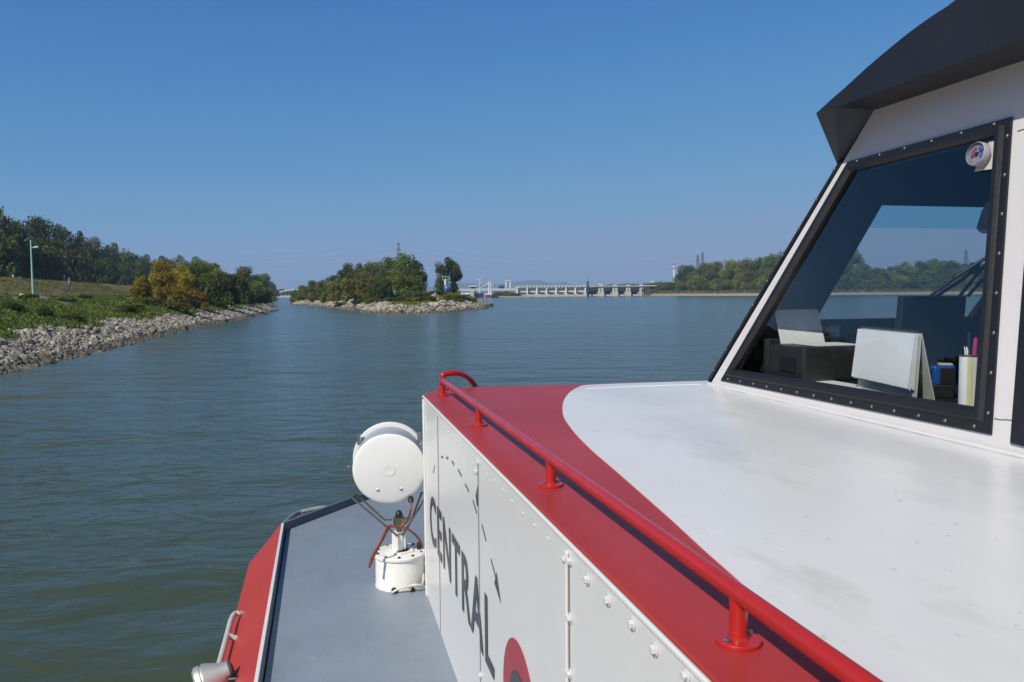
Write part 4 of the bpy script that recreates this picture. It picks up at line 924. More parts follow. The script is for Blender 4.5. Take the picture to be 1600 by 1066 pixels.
part(wbox(MB(), 792.6, 795.6, 439.2, 440.3, Y - .4, 2), 'trolley', M['concrete_dark'], gc)
t = wbox(wbox(MB(), 779, 788, 446.5, 452, YD + 12, 6), 785.5, 788, 445.8, 446.5, YD + 13, 3).build('machine_house', M['navy'], bevel=0.1)
tag(t, 'small dark machine house left of the gantry crane', 'building')
# wind turbine
Y = 1000; wt = thing('wind_turbine', 'white three-bladed wind turbine behind the lock', 'wind turbine', (col(749.3, Y), Y, 0))
hb_ = P2(749.3, 437.2, Y); bz = P2(749.3, 455, Y).z
part(MB().tube([(hb_.x, Y, 0), (hb_.x, Y, hb_.z)], [0.75, 0.45], 10), 'tower', M['white_far'], wt, smooth=40)
part(MB().box((hb_.x, Y - .3, hb_.z), (1.0, 2.6, 1.0)), 'nacelle', M['white_far'], wt)
for ang in (50, 172, 292):
    L_ = 6.6; dvec = Vector((math.cos(R(ang)), 0, math.sin(R(ang)))); c0 = Vector((hb_.x, Y - 1.8, hb_.z))
    part(MB().tube([c0, c0 + dvec * L_ * .25, c0 + dvec * L_], [0.25, 0.34, 0.08], 6), 'blade', M['white_far'], wt, smooth=50)
# chimney
Y = 1500; p0, p1 = P2(1053.2, 440, Y), P2(1052.8, 412, Y); wch = 1.75 * Y / FPX * 1.0
cm_ = thing('chimney', 'tall white chimney with red bands near its top', 'chimney', (p0.x, Y, 0))
def seg_(y0, y1, m_, nm):
    za, zb = P2(1053, y1, Y).z, P2(1053, y0, Y).z
    MB().lathe([(wch * 1.12 * (1 - 0.15 * za / p1.z), za), (wch * 1.12 * (1 - 0.15 * zb / p1.z), zb)], 16).build(nm, m_, cm_, smooth=40)
seg_(421, 458, M['white_far'], 'shaft'); seg_(418.8, 421, M['red_band'], 'band'); seg_(415, 418.8, M['white_far'], 'shaft_top'); seg_(412, 415, M['red_band'], 'band')
# distant white buildings peeping over the trees
for k, (x0, x1, y0, y1, Y, lab) in enumerate([(1017, 1022.5, 436.6, 438.6, 1900, 'long white distant roof over the wood right of the weir'), (936, 939.5, 440.2, 444, 1700, 'small white distant tower over the wood left of the weir middle')]):
    t = thing('distant_building', lab, 'building', (col((x0 + x1) / 2, Y), Y, 0))
    part(wbox(MB(), x0, x1, y0 + 0.4, 462, Y, 20), 'wall', M['white_far'], t); part(wbox(MB(), x0 - 0.6, x1 + 0.6, y0, y0 + 0.5, Y - 2, 24), 'roof', M['white_far'], t)
# bridge over the side channel
Y = 900; br = thing('arch_bridge', 'white arch bridge across the end of the side channel', 'bridge', (col(445, Y), Y, 0))
part(wbox(MB(), 420, 480, 461.7, 462.6, Y, 10), 'deck', M['concrete'], br)
ar = [P2(a, b, Y) for a, b in ((428, 461), (432, 458), (438, 456), (446, 454.4), (455, 453.4), (466, 453), (478, 454), (490, 457), (497, 461))]
for dy in (0, 8): part(MB().tube([p + Vector((0, dy, 0)) for p in smooth_path(ar, 5)], 0.42, 8), 'arch', M['white_far'], br, smooth=50)
mb = MB()
for px in (434, 440, 446, 452, 458, 464, 470):
    a = P2(px, 461.6, Y); b = min(smooth_path(ar, 8), key=lambda q_: abs(q_.x - a.x)); mb.tube([a, b], 0.09, 5)
part(mb, 'hangers', M['white_far'], br)
for px in (439, 449, 462): part(wbox(MB(), px - 1.2, px + 1.2, 463, 475, Y + 1, 8), 'pier', M['concrete_dark'], br)
# pylons and power lines
def pylon(px, ty, Y, arms, label):
    top_ = P2(px, ty, Y).z; x0 = col(px, Y)
    o = thing('pylon', label, 'pylon', (x0, Y, 0), 0.2, 'lattice power pylons on the horizon'); bw_ = top_ * 0.085
    f = MB(); n = 9; zz = [top_ * (1 - (1 - k / n) ** 1.15) for k in range(n + 1)]
    wid = lambda z: bw_ * (1 - z / top_) + 0.28
    for sx, sy in ((1, 1), (-1, 1), (-1, -1), (1, -1)):
        f.tube([(sx * wid(z), sy * wid(z), z) for z in zz], top_ * 0.0035 + 0.08, 4)
    for k in range(n):
        a, b = wid(zz[k]), wid(zz[k + 1])
        for s_ in (1, -1):
            f.tube([(-a, s_ * a, zz[k]), (b, s_ * b, zz[k + 1])], top_ * 0.0018 + 0.04, 4); f.tube([(s_ * a, a, zz[k]), (s_ * b, -b, zz[k + 1])], top_ * 0.0018 + 0.04, 4)
            f.tube([(a, s_ * a, zz[k]), (-b, s_ * b, zz[k + 1])], top_ * 0.0018 + 0.04, 4)
    f.build('lattice_tower', M['pylon'], o)
    for fr_, ln in arms:
        z = top_ * fr_; L_ = top_ * ln
        MB().tube([(-L_, 0, z), (0, 0, z + L_ * .12), (L_, 0, z)], 0.16, 5).tube([(-L_, 0, z), (L_, 0, z)], 0.14, 5).build('crossarm', M['pylon'], o)
    return Vector((x0, Y, 0)), top_
A_, At = pylon(624, 378, 700, [(0.72, .08), (0.85, .065), (0.95, .04)], 'slim pylon rising behind the tallest island trees')
B_, Bt = pylon(1090, 398, 900, [(0.7, .1), (0.84, .08), (0.95, .06)], 'darker of the two pylons above the far bank trees')
C_, Ct = pylon(1097.5, 393, 1250, [(0.7, .1), (0.84, .085), (0.95, .06)], 'taller fainter pylon right beside the darker one')
D_, Dt = pylon(1508, 390, 900, [(0.70, .13), (0.82, .11), (0.93, .08)], 'wide-armed pylon seen through the wheelhouse windscreen')
def wires(a, b, sag, label):
    pts = [Vector(a).lerp(Vector(b), k / 24) - Vector((0, 0, sag * 4 * (k / 24) * (1 - k / 24))) for k in range(25)]
    tag(MB().tube(pts, 0.035, 4).build('power_line', M['wire']), label, 'power line', 'power lines across the sky')
for k, (fr_, nm) in enumerate(((0.95, 'topmost'), (0.85, 'middle'), (0.72, 'lowest'))):
    za, zb, zd = At * fr_, Bt * fr_, Dt * fr_
    wires((A_.x + 2, A_.y, za), (B_.x - 2, B_.y, zb), 11, f'{nm} power line hanging from the island pylon to the far bank pylon')
    wires((-420, 640, za + 2), (A_.x - 2, A_.y, za), 10, f'{nm} power line hanging left from the island pylon')
    wires((B_.x + 2, B_.y, zb), (D_.x, D_.y, zd), 8, f'{nm} power line hanging right from the darker far bank pylon')

# ================================================================== THE BOAT (axes: x starboard, y forward, z up)
boat = thing('river_boat', 'red and white river boat with white cabin roof and wheelhouse in the foreground', 'boat', (0, 0, 0), YAW)
ZR, ZD = CAM_H - 0.42, CAM_H - 1.27            # cabin roof, side deck
RC = 2.91                                      # centre line
RP_, RL = 0.405, 0.475                         # cabin side, handrail
def mir(p): return Vector((2 * RC - p[0], p[1], p[2]))

# --- hull, deck
deck_in = onz(448, 829, ZD); bow1 = onz(552, 789, ZD)
r0 = deck_in.x
dk_l = [Vector((r0, -3, ZD)), Vector((r0, deck_in.y, ZD)), Vector((bow1.x, bow1.y, ZD)), Vector((0.85, bow1.y + 0.72, ZD)), Vector((1.9, bow1.y + 1.45, ZD))]
outline = dk_l + [mir(p) for p in reversed(dk_l)]
MB().slab([outline], (0, 0, 1), 0.05).build('deck', M['deck'], boat)
def off_out(pts, d, dz):                       # push the outline outwards by d
    out = []
    c = [Vector((p.x, p.y, 0)) for p in pts]
    for i_ in range(len(c)):
        t = Vector((0, 0, 0))
        if i_ > 0: t += (c[i_] - c[i_ - 1]).normalized()
        if i_ < len(c) - 1: t += (c[i_ + 1] - c[i_]).normalized()
        t.normalize(); nrm = Vector((-t.y, t.x, 0)); k = 1.0
        if 0 < i_ < len(c) - 1: k = 1 / max(0.5, nrm.dot(Vector((-(c[i_] - c[i_ - 1]).normalized().y, (c[i_] - c[i_ - 1]).normalized().x, 0))))
        q_ = c[i_] + nrm * d * k; out.append(Vector((q_.x, q_.y, pts[i_].z + dz)))
    return out
port = outline
A0, A1 = off_out(port, 0.0, 0.0), off_out(port, 0.014, 0.040)
A2 = off_out(port, 0.026, 0.042); A3 = off_out(port, 0.205, -0.19); A4 = off_out(port, 0.21, -0.25); A5 = off_out(port, 0.06, -2.3)
def skin_between(rows_):
    mb = MB(); n = len(rows_[0])
    mb.add([p for r_ in rows_ for p in r_], [(j * n + i_, (j + 1) * n + i_, (j + 1) * n + i_ + 1, j * n + i_ + 1) for j in range(len(rows_) - 1) for i_ in range(n - 1)])
    return mb
skin_between([[p + Vector((0, 0, -0.04)) for p in A0], A1]).build('deck_lip', M['deck_dark'], boat, recalc=False)  # inner face: its shade is put into the dark colour
ed_ = off_out(port, 0.027, 0.034); half = len(port) // 2
skin_between([A1[:2], A2[:2], ed_[:2]]).skin_more if False else skin_between([A1[:2], A2[:2], ed_[:2]]).build('deck_edge', M['white'], boat)
skin_between([A1[1:half * 2 - 1], A2[1:half * 2 - 1], ed_[1:half * 2 - 1]]).build('bow_edge', M['deck_dark'], boat)
# red flank only as far as the forward corner; grey beyond
nf = 2
skin_between([[p for p in off_out(port, 0.0262, 0.040)], A3, A4]).build('bulwark', M['red_side'], boat)
skin_between([A4, A5]).build('hull', M['hull'], boat)
# grey rub rail with welded brackets along the flank
g = [(352, 953), (349, 967), (345, 985), (341, 1003), (337, 1022), (332, 1042), (326, 1070)]
zr = ZD - 0.12
p1 = onz(360, 975, zr); rr = p1.x
gy = [onr(x, y, rr).y for x, y in g]
gr = [(rr + 0.055, p1.y + 0.13, zr - 0.02), (rr + 0.025, p1.y + 0.115, zr - 0.004), (rr, p1.y + 0.06, zr), (rr, p1.y - 0.4, zr), (rr, 0.2, zr)]
grab = MB().tube(smooth_path(gr, 6), 0.0115, 14).build('grab_rail', M['pale_paint'], boat, smooth=50)
for yy in (p1.y - 0.12, 1.2, 0.5): MB().tube([(rr, yy, zr), (rr + 0.07, yy, zr - 0.03)], 0.012, 10).build('bracket', M['pale_paint'], grab, smooth=50)
# cone-shaped deck lamp at the bottom left
lc = onz(347, 1052, ZD - 0.06)
ax = Vector((-0.92, -0.12, -0.32))
dl = MB().lathe([(0.030, -0.01), (0.033, 0.0), (0.038, 0.02), (0.058, 0.065), (0.060, 0.074), (0.054, 0.076), (0.054, 0.080), (0.060, 0.083), (0.060, 0.10), (0.05, 0.108)], 36, axis_mx(ax), lc - ax.normalized() * 0.02).build('deck_lamp', M['alu'], boat, smooth=40, recalc=True)
MB().lathe([(0.012, -0.02), (0.030, -0.016), (0.0315, -0.008)], 28, axis_mx(ax), lc - ax.normalized() * 0.02).build('lamp_cap', M['visor'], dl, smooth=40)
MB().lathe([(0.012, 0), (0.012, 0.05), (0.008, 0.055)], 12, axis_mx((0.9, -0.3, 0.1)), lc + Vector((0.03, -0.035, -0.01))).build('cable_gland', M['black'], dl, smooth=40)
# bow rail: dark tube outside the forward corner
zb = ZD - 0.05
brp = [onz(421, 850, zb - 0.03), onz(426, 842, zb), onz(441, 822, zb), onz(455, 808, zb), onz(470, 800, zb), onz(500, 793.5, zb + 0.03), onz(547, 785.5, zb + 0.05)]
brp = [Vector((brp[0].x - 0.01, brp[0].y - 0.15, zb - 0.14))] + brp + [Vector((0.95, brp[-1].y + 0.95, zb + 0.02))]
brl = MB().tube(smooth_path(brp, 6), 0.013, 10).build('bow_rail', M['rail_grey'], boat, smooth=50)
q = onz(471, 800, zb); MB().tube([q, (q.x + 0.02, q.y - 0.07, ZD - 0.26)], 0.009, 8).build('stanchion', M['rail_grey'], brl, smooth=50)

# --- cabin: side wall, front, roof
fc_ = onz(660, 616, ZR); FC = fc_.y
side = [Vector((RP_, -3, ZD - 0.02)), Vector((RP_ , FC - 0.015, ZD - 0.02)), Vector((RP_, FC, ZR - 0.0085)), Vector((RP_, -3, ZR - 0.0085))]
cs = MB().slab([side], (-1, 0, 0), 0.03).build('cabin_side', M['panel_white'], boat)
cap = onz(884, 601.5, ZR); white_end = onz(1105, 594.5, ZR)
front = [Vector((RP_, FC, ZR)), onz(676, 611, ZR), onz(690, 607.5, ZR), onz(740, 604.5, ZR), onz(820, 602.8, ZR), cap, onz(1000, 597.5, ZR), white_end]
fr_max = white_end
fr2 = [p.copy() for p in front[:-1]]
fr2 += [Vector((white_end.x, white_end.y, ZR)), Vector((RC, white_end.y + 0.12, ZR))]
roof_o = [Vector((RP_, -3, ZR))] + fr2
roof_full = roof_o + [mir(p) for p in reversed(roof_o[:-1])]
rf = MB().slab([roof_full], (0, 0, 1), 0.008)
rf.build('cabin_roof', M['red'], boat, bevel=0.003)
wl = [(1105, 595), (1000, 598.3), (920, 601.4), (905, 604.5), (893, 611), (885, 619), (880, 629), (879, 640), (880.5, 650), (886, 660), (900, 678), (925, 703), (960, 733), (1000, 768), (1050, 812), (1100, 858), (1150, 902), (1200, 950), (1250, 997), (1300, 1046), (1322, 1068)]
wpts = [p for p in smooth_path([onz(x, y, ZR + 0.002) for x, y in wl], 4)]
lastp = wpts[-1]
wpoly = wpts + [Vector((lastp.x + 0.02, lastp.y - 0.5, ZR + 0.002)), Vector((lastp.x + 0.03, -2.9, ZR + 0.002)), Vector((4.6, -2.9, ZR + 0.002)), Vector((4.6, white_end.y - 0.02, ZR + 0.002))]
MB().slab([wpoly], (0, 0, 1), 0.004).build('roof_panel', M['roof_white'], boat)
MB().tube([onz(915, 607.5, ZR + 0.0022), onz(1000, 603.5, ZR + 0.0022), onz(1098, 600.5, ZR + 0.0022)], 0.0018, 6).build('roof_seam', M['white'], boat)
MB().tube([onz(826, 625, ZR + 0.0004), onz(850, 634, ZR + 0.0004), onz(877, 645, ZR + 0.0004)], 0.0009, 5).build('roof_scratch', M['mark_red'], boat)
frl = [Vector((p.x, p.y, ZR - 0.009)) for p in fr2]; frl = frl + [mir(p) for p in reversed(frl[:-1])]
fb = [Vector((RC + (p.x - RC) * 0.985, p.y + 0.25 * (0 if p.x <= RP_ + 0.01 or p.x >= 2 * RC - RP_ - 0.01 else 1), ZD - 0.02)) for p in frl]
fb[0] = Vector((RP_ + 0.002, FC - 0.015, ZD - 0.02))
skin_between([frl, fb]).build('cabin_front', M['panel_white'], boat, recalc=True)
MB().bar((RP_ - 0.004, -3, ZR - 0.009), (RP_ - 0.004, FC, ZR - 0.009), 0.006, 0.008).build('edge_strip', M['white'], boat, bevel=0.002)
MB().bar((RP_ - 0.004, FC - 0.016, ZD), (RP_ - 0.004, FC - 0.004, ZR - 0.02), 0.006, 0.012, up=(0, 1, 0)).build('corner_strip', M['white'], boat)
# panel seams (raised white strips) and bolts
for px, py, wd in ((684, 660, 0.002), (747, 720, 0.0045), (888, 880, 0.008)):
    f_ = onr(px, py, RP_).y
    th_ = 0.006 if px > 800 else 0.0014
    s_ = MB().box((RP_ - th_ / 2, f_, (ZR + ZD) / 2 - 0.012), (th_, wd, ZR - ZD - 0.03)).build('seam_strip', M['white'], cs, bevel=0.0015)
    MB().box((RP_ - 0.001, f_ - wd * 0.5 - 0.0035, (ZR + ZD) / 2 - 0.012), (0.003, 0.003, ZR - ZD - 0.04)).build('seam_gap', M['concrete_dark'], cs)
def bolt_mesh():
    mb = MB(); mx = axis_mx((-1, 0, 0))
    mb.lathe([(0.0096, 0), (0.0096, 0.0016), (0.009, 0.0018)], 16, mx); mb.lathe([(0.0062, 0.0018), (0.0065, 0.0022), (0.0065, 0.006), (0.0054, 0.007)], 6, mx)
    o = mb.build('bolt', M['wall_white'], smooth=25); m_ = o.data; bpy.data.objects.remove(o); return m_
def rivet_mesh():
    o = MB().lathe([(0.0042, 0), (0.0038, 0.0007), (0.0026, 0.0012), (0.0005, 0.0014)], 12, axis_mx((-1, 0, 0))).build('rivet', M['panel_white'], smooth=60); m_ = o.data; bpy.data.objects.remove(o); return m_
bm_, rm_ = bolt_mesh(), rivet_mesh()
def pin(name, me_, px, py, sc_=1.0):
    o = link(name, me_, cs); o.location = onr(px, py, RP_ - 0.0005); o.rotation_euler = (random.uniform(0, 1), 0, 0); o.scale = (sc_,) * 3
for px, py in ((919, 906), (951, 938), (989, 975), (1024, 1015), (1073, 1055), (891, 877), (891, 966), (891, 1053), (883.5, 874), (747, 722), (745, 737), (752, 1055)):
    pin('bolt', bm_, px, py)
for px, py in ((857, 842), (835, 821), (817, 802.5), (800, 783), (786, 766), (772.5, 751), (762, 741), (738, 712), (729, 705), (721, 698), (714, 690), (707, 682), (701, 675), (695, 669), (690, 662), (690, 872), (692, 903), (692, 945), (883, 963), (883, 1050)):
    pin('rivet', rm_, px, py)
# lettering CENTRAL, red disc with dark core, dashed arc with arrow heads
def on_side(px, py, k=0.0012): return onr(px, py, RP_ - k)
tc_ = bpy.data.curves.new('lettering', 'FONT'); tc_.body = 'CENTRAL'; tc_.size = 1; tc_.space_character = 1.12; tc_.extrude = 0.0; tc_.offset = 0.016
to = bpy.data.objects.new('lettering', tc_); C.objects.link(to); bpy.context.view_layer.update()
tm = bpy.data.meshes.new_from_object(to.evaluated_get(bpy.context.evaluated_depsgraph_get())); bpy.data.objects.remove(to)
co = np.array([v.co[:] for v in tm.vertices]); mn, mxx = co.min(0), co.max(0)
fC, fL = on_side(672.5, 830).y, on_side(772.5, 1062).y
zT, zB = on_side(680, 783).z, on_side(689, 878).z
for v in tm.vertices:
    u_, t_2 = (v.co.x - mn[0]) / (mxx[0] - mn[0]), (v.co.y - mn[1]) / (mxx[1] - mn[1])
    v.co = Vector((RP_ - 0.0022, fC + (fL - fC) * u_, zB + (zT - zB) * t_2))
tm.materials.clear(); tm.materials.append(M['mark']); link('lettering', tm, cs)
tm_o = [o for o in C.objects if o.data is tm][0]; tm_o['label'] = 'dark grey lettering CENTRAL on the white side'
cl_, ct_ = on_side(786.5, 1060), on_side(797, 990)
Rd = 0.155; fc2 = cl_.y - Rd; zc2 = ct_.z - Rd * 0.93
em = MB().slab([[Vector((RP_ - 0.0015, fc2 + Rd * math.cos(t), zc2 + Rd * math.sin(t))) for t in np.linspace(0, 2 * math.pi, 65)[:-1]]], (-1, 0, 0), 0.001).build('emblem', M['mark_red'], cs)
MB().slab([[Vector((RP_ - 0.003, fc2 + Rd * 0.56 * math.cos(t), zc2 + Rd * 0.56 * math.sin(t))) for t in np.linspace(0, 2 * math.pi, 49)[:-1]]], (-1, 0, 0), 0.001).build('emblem_core', M['mark'], em)
mk = MB()
def zq(X, Y): return on_side(640 + X / 2.289, 600 + Y / 2.289)
for a, b, wd in (((90, 292), (84, 318), 0.005), ((113, 262), (119, 261), 0.008), ((131, 263), (137, 266), 0.008), ((151, 276), (158, 289), 0.007), ((173, 306), (185, 330), 0.006), ((198, 358), (211, 384), 0.006), ((226, 416), (240, 462), 0.006), ((258, 503), (273, 561), 0.006), ((291, 627), (309, 698), 0.006)):
    pa, pb = zq(*a), zq(*b); mk.bar(pa, pb, 0.0008, wd, up=(0, 1, 0) if abs((pb - pa).normalized().y) < 0.7 else (0, 0, 1))
for tri in (((243, 362), (236, 400), (240, 438), (246, 432)), ((310, 673), (303, 712), (326, 786))):
    mk.slab([[zq(*p) for p in tri]], (-1, 0, 0), 0.0008)
mk.build('arrow_marking', M['mark'], cs)

# --- handrail on the cabin roof
ZH = ZR + 0.060
hr = MB()
f_first = onr(684, 610, RL).y
ff = [onplane(px, py, (0, 0, ZR), Vector((0, 0, 1))).y for px, py in ((684.5, 618), (740, 665.5), (848, 760), (1137, 1006))]
path = [(RL, ff[0] + 0.002, ZR + 0.042), (RL, ff[0] - 0.004, ZH - 0.008), (RL, ff[0] - 0.022, ZH), (RL, ff[0] - 0.2, ZH), (RL, 1.5, ZH), (RL, 0.3, ZH), (RL, -1.5, ZH)]
rail = MB().tube(path[:3] + [Vector(path[2]).lerp(Vector(path[6]), k / 20) for k in range(1, 21)], 0.0116, 24).build('handrail', M['red_gloss'], boat, smooth=50)
def post(parent, p, h):
    MB().tube([(p[0], p[1], ZR + 0.004), (p[0], p[1], ZR + h * 0.75), (p[0], p[1], ZR + h)], [0.0110, 0.0110, 0.0114], 20).build('post', M['red_gloss'], parent, smooth=50)
    fl = MB().lathe([(0.0272, 0), (0.0272, 0.0042), (0.026, 0.0055), (0.0125, 0.0057), (0.0118, 0.009)], 32, loc=(p[0], p[1], ZR + 0.0005)).build('flange', M['red_gloss'], parent, smooth=35)
    for a in (0.35, 3.5):
        MB().lathe([(0.0046, 0), (0.0046, 0.003), (0.0036, 0.004)], 6, loc=(p[0] + 0.0195 * math.cos(a), p[1] + 0.0195 * math.sin(a), ZR + 0.006)).build('flange_bolt', M['steel'], parent)
for f_ in ff + [-0.15]: post(rail, (RL, f_, 0), 0.056)
b2 = onz(692, 609, ZR); 
p2 = [(b2.x, b2.y, ZR), (b2.x, b2.y, ZR + 0.055), (b2.x + 0.008, b2.y + 0.002, ZR + 0.066), (b2.x + 0.05, b2.y + 0.018, ZR + 0.069), (b2.x + 0.095, b2.y + 0.05, ZR + 0.058), (b2.x + 0.14, b2.y + 0.10, ZR + 0.028), (b2.x + 0.185, b2.y + 0.165, ZR - 0.03), (b2.x + 0.22, b2.y + 0.22, ZR - 0.12)]
r2 = MB().tube(smooth_path(p2, 6), 0.0125, 18).build('handrail', M['red_gloss'], boat, smooth=50)
MB().lathe([(0.026, 0), (0.026, 0.0045), (0.024, 0.006), (0.013, 0.0065)], 28, loc=(b2.x, b2.y, ZR + 0.0005)).build('flange', M['red_gloss'], r2, smooth=35)

# --- searchlight on the side deck
sb = onz(629, 925, ZD); sb = Vector((sb.x, sb.y + 0.105, ZD))
sl = MB()
sl.lathe([(0.108, 0.0), (0.106, 0.012), (0.105, 0.125), (0.104, 0.13)], 48, loc=sb)
sl.lathe([(0.112, 0.130), (0.113, 0.134), (0.113, 0.141), (0.110, 0.144), (0.02, 0.146)], 48, loc=sb)
slight = sl.build('searchlight', M['old_white'], boat, smooth=35)
slight['label'] = 'white round searchlight on a drum pedestal'
top0 = sb + Vector((0, 0, 0.146))
pl = [Vector((0.065 * math.cos(a + 0.6) * k, 0.05 * math.sin(a + 0.6) * k, 0)) + top0 + Vector((0.0, -0.01, 0.006)) for a, k in ((0, 1.1), (1.0, 1), (2.1, 1), (3.1, 1.1), (4.1, 1), (5.2, 1))]
MB().slab([pl], (0, 0, 1), 0.006).build('lid_plate', M['old_white'], slight, bevel=0.001)
for k in range(10):
    a = 2 * math.pi * k / 10 + 0.2; MB().lathe([(0.006, 0), (0.006, 0.004), (0.004, 0.006)], 8, loc=top0 + Vector((0.098 * math.cos(a), 0.098 * math.sin(a), -0.001))).build('lid_bolt', M['black'] if k % 3 else M['bronze'], slight)
col_ = MB(); ctop = top0 + Vector((0, 0, 0))
col_.box(ctop + Vector((0, 0, 0.042)), (0.050, 0.050, 0.084)); col_.box(ctop + Vector((0.0, -0.028, 0.045)), (0.020, 0.010, 0.076)); col_.box(ctop + Vector((-0.028, 0, 0.045)), (0.008, 0.03, 0.076))
col_.build('neck', M['old_white'], slight, bevel=0.003)
MB().lathe([(0.03, 0), (0.031, 0.006), (0.022, 0.012)], 20, loc=ctop + Vector((0.01, -0.01, 0.001))).build('neck_seal', M['black'], slight, smooth=40)
jz = ctop + Vector((0, 0, 0.084))
MB().lathe([(0.012, 0), (0.012, 0.026), (0.024, 0.030), (0.026, 0.062), (0.02, 0.066)], 20, loc=jz).build('joint', M['bronze'], slight, smooth=40)
MB().lathe([(0.015, 0), (0.016, 0.012), (0.010, 0.026), (0.002, 0.03)], 16, loc=jz + Vector((0, 0, 0.066))).build('knob', M['black'], slight, smooth=50)
hc = onf(608, 733, sb.y - 0.055)               # centre of the lamp's round back
HR = 0.152
ad = Vector((0.10, 0.985, 0.10)).normalized()  # where the lamp points
mxh = axis_mx(ad)
head = MB().lathe([(0.004, -0.018), (0.05, -0.0165), (0.10, -0.011), (0.138, -0.004), (0.150, -0.001), (HR + 0.002, 0.002), (HR + 0.002, 0.006), (HR - 0.004, 0.0085)], 72, mxh, hc).build('lamp_head', M['white'], slight, smooth=38)
MB().lathe([(HR - 0.006, 0.006), (HR - 0.006, 0.165)], 72, mxh, hc).build('lamp_body', M['body_grey'], slight, smooth=38)
hood = MB()
hood.lathe([(HR - 0.004, 0.150), (HR + 0.008, 0.152), (HR + 0.010, 0.156), (HR + 0.010, 0.172), (HR + 0.005, 0.178), (0.12, 0.179)], 72, mxh, hc)
hood.build('front_ring', M['white'], slight, smooth=38)
MB().lathe([(0.026, -0.0185), (0.0255, -0.0188), (0.023, -0.0189), (0.022, -0.0184), (0.004, -0.0187)], 36, mxh, hc).build('badge', M['white'], slight, smooth=30)
for a in (-0.45, 0.45):
    p = hc + mxh @ Vector(((HR - 0.04) * math.sin(a) , -(HR - 0.055) * math.cos(a), -0.0095)); MB().lathe([(0.0065, 0), (0.0065, 0.003), (0.004, 0.005)], 10, axis_mx(-ad), p).build('back_bolt', M['steel'], slight, smooth=40)
up_ = mxh @ Vector((0, 1, 0)); rt_ = mxh @ Vector((1, 0, 0))
if up_.z < 0: up_ = -up_
if rt_.x < 0: rt_ = -rt_
for s_ in (-1, 1):
    q = hc + rt_ * s_ * (HR + 0.012) * 0.80 + up_ * (HR + 0.012) * 0.60 + ad * 0.13
    MB().box(q, (0.016, 0.05, 0.016), mx=mxh @ Matrix.Rotation(0, 3, 'Z')).build('clip', M['steel'], slight, bevel=0.002)
tv = hc + ad * 0.055
yk = MB()
for s_ in (-1, 1):
    t0 = tv + rt_ * s_ * (HR + 0.014) + Vector((0, 0, -0.004)); t1 = tv + rt_ * s_ * (HR + 0.008) + Vector((0, 0, -0.135))
    j0 = jz + Vector((s_ * 0.024, -0.010, 0.012)); j1 = jz + Vector((s_ * 0.03, 0.02, 0.050))
    yk.bar(t0 + Vector((0, 0, 0.015)), t1, 0.005, 0.022, up=(0, 1, 0))
    yk.bar(t1 + Vector((0, -0.012, 0)), jz + Vector((s_ * 0.01, -0.03, -0.01)), 0.007, 0.013, up=(0, 1, 0))
    t2 = t1 + Vector((-s_ * 0.02, 0.02, 0.004))
    yk.tube([t1, t2, j1 + Vector((s_ * 0.03, 0, 0.0)), j1], 0.0048, 8)
yk.build('yoke', M['bronze'], slight)
for s_ in (-1, 1): MB().lathe([(0.009, -0.004), (0.010, 0.0), (0.010, 0.014), (0.006, 0.018)], 10, axis_mx(rt_ * s_), tv + rt_ * s_ * (HR + 0.012)).build('trunnion', M['steel'], slight, smooth=40)
gl_p = onf(642, 781, hc.y - 0.012)
MB().lathe([(0.011, 0), (0.012, 0.006), (0.012, 0.02), (0.008, 0.028)], 14, axis_mx((0.02, -0.8, -0.55)), gl_p + Vector((0, 0.012, 0.006))).build('cable_gland', M['black'], slight, smooth=40)
cpts = [gl_p + Vector((0, -0.015, -0.008)), onf(641, 800, sb.y - 0.10), onf(636, 815, sb.y - 0.06), onf(624, 823, sb.y - 0.05), onf(609, 822, sb.y - 0.06), onf(602, 830, sb.y - 0.09), onf(591, 852, sb.y - 0.115), onf(581, 871, sb.y - 0.122), onf(577, 887, sb.y - 0.125)]
MB().tube(smooth_path(cpts, 6), 0.0052, 10).build('cable', M['cable_red'], slight, smooth=50)
cp2 = [onf(577, 887, sb.y - 0.12), onf(585, 868, sb.y - 0.12), onf(597, 845, sb.y - 0.10), onf(610, 824, sb.y - 0.065), onf(632, 825, sb.y - 0.06), onf(647, 834, sb.y - 0.05), onf(657, 846, sb.y - 0.02), onf(660, 855, sb.y)]
MB().tube(smooth_path(cp2, 6), 0.0048, 10).build('cable', M['cable_red'], slight, smooth=50)
MB().lathe([(0.009, 0), (0.010, 0.005), (0.010, 0.026), (0.006, 0.032)], 12, loc=top0 + Vector((0.085, 0.0, 0))).build('cable_gland', M['black'], slight, smooth=40)
for (x, y) in ((616, 922), (643, 921)):
    p = onf(x, y, sb.y - 0.098); MB().lathe([(0.013, 0), (0.013, 0.016), (0.008, 0.022)], 12, axis_mx((0.1, -1, -0.1)), p).build('cable_gland', M['black'], slight, smooth=40)
c3 = [onf(613, 926, sb.y - 0.12), onf(624, 920, sb.y - 0.125), onf(640, 916, sb.y - 0.13), onf(655, 914, sb.y - 0.13), onf(668, 916, sb.y - 0.10), (RP_, sb.y - 0.02, ZD + 0.05)]
MB().tube(smooth_path(c3, 6), 0.005, 8).build('cable', M['cable_white'], slight, smooth=50)
c3 = [onf(640, 923, sb.y - 0.12), onf(646, 914, sb.y - 0.13), onf(660, 912.5, sb.y - 0.12), (RP_, sb.y - 0.03, ZD + 0.062)]
MB().tube(smooth_path(c3, 6), 0.0045, 8).build('cable', M['cable_white'], slight, smooth=50)

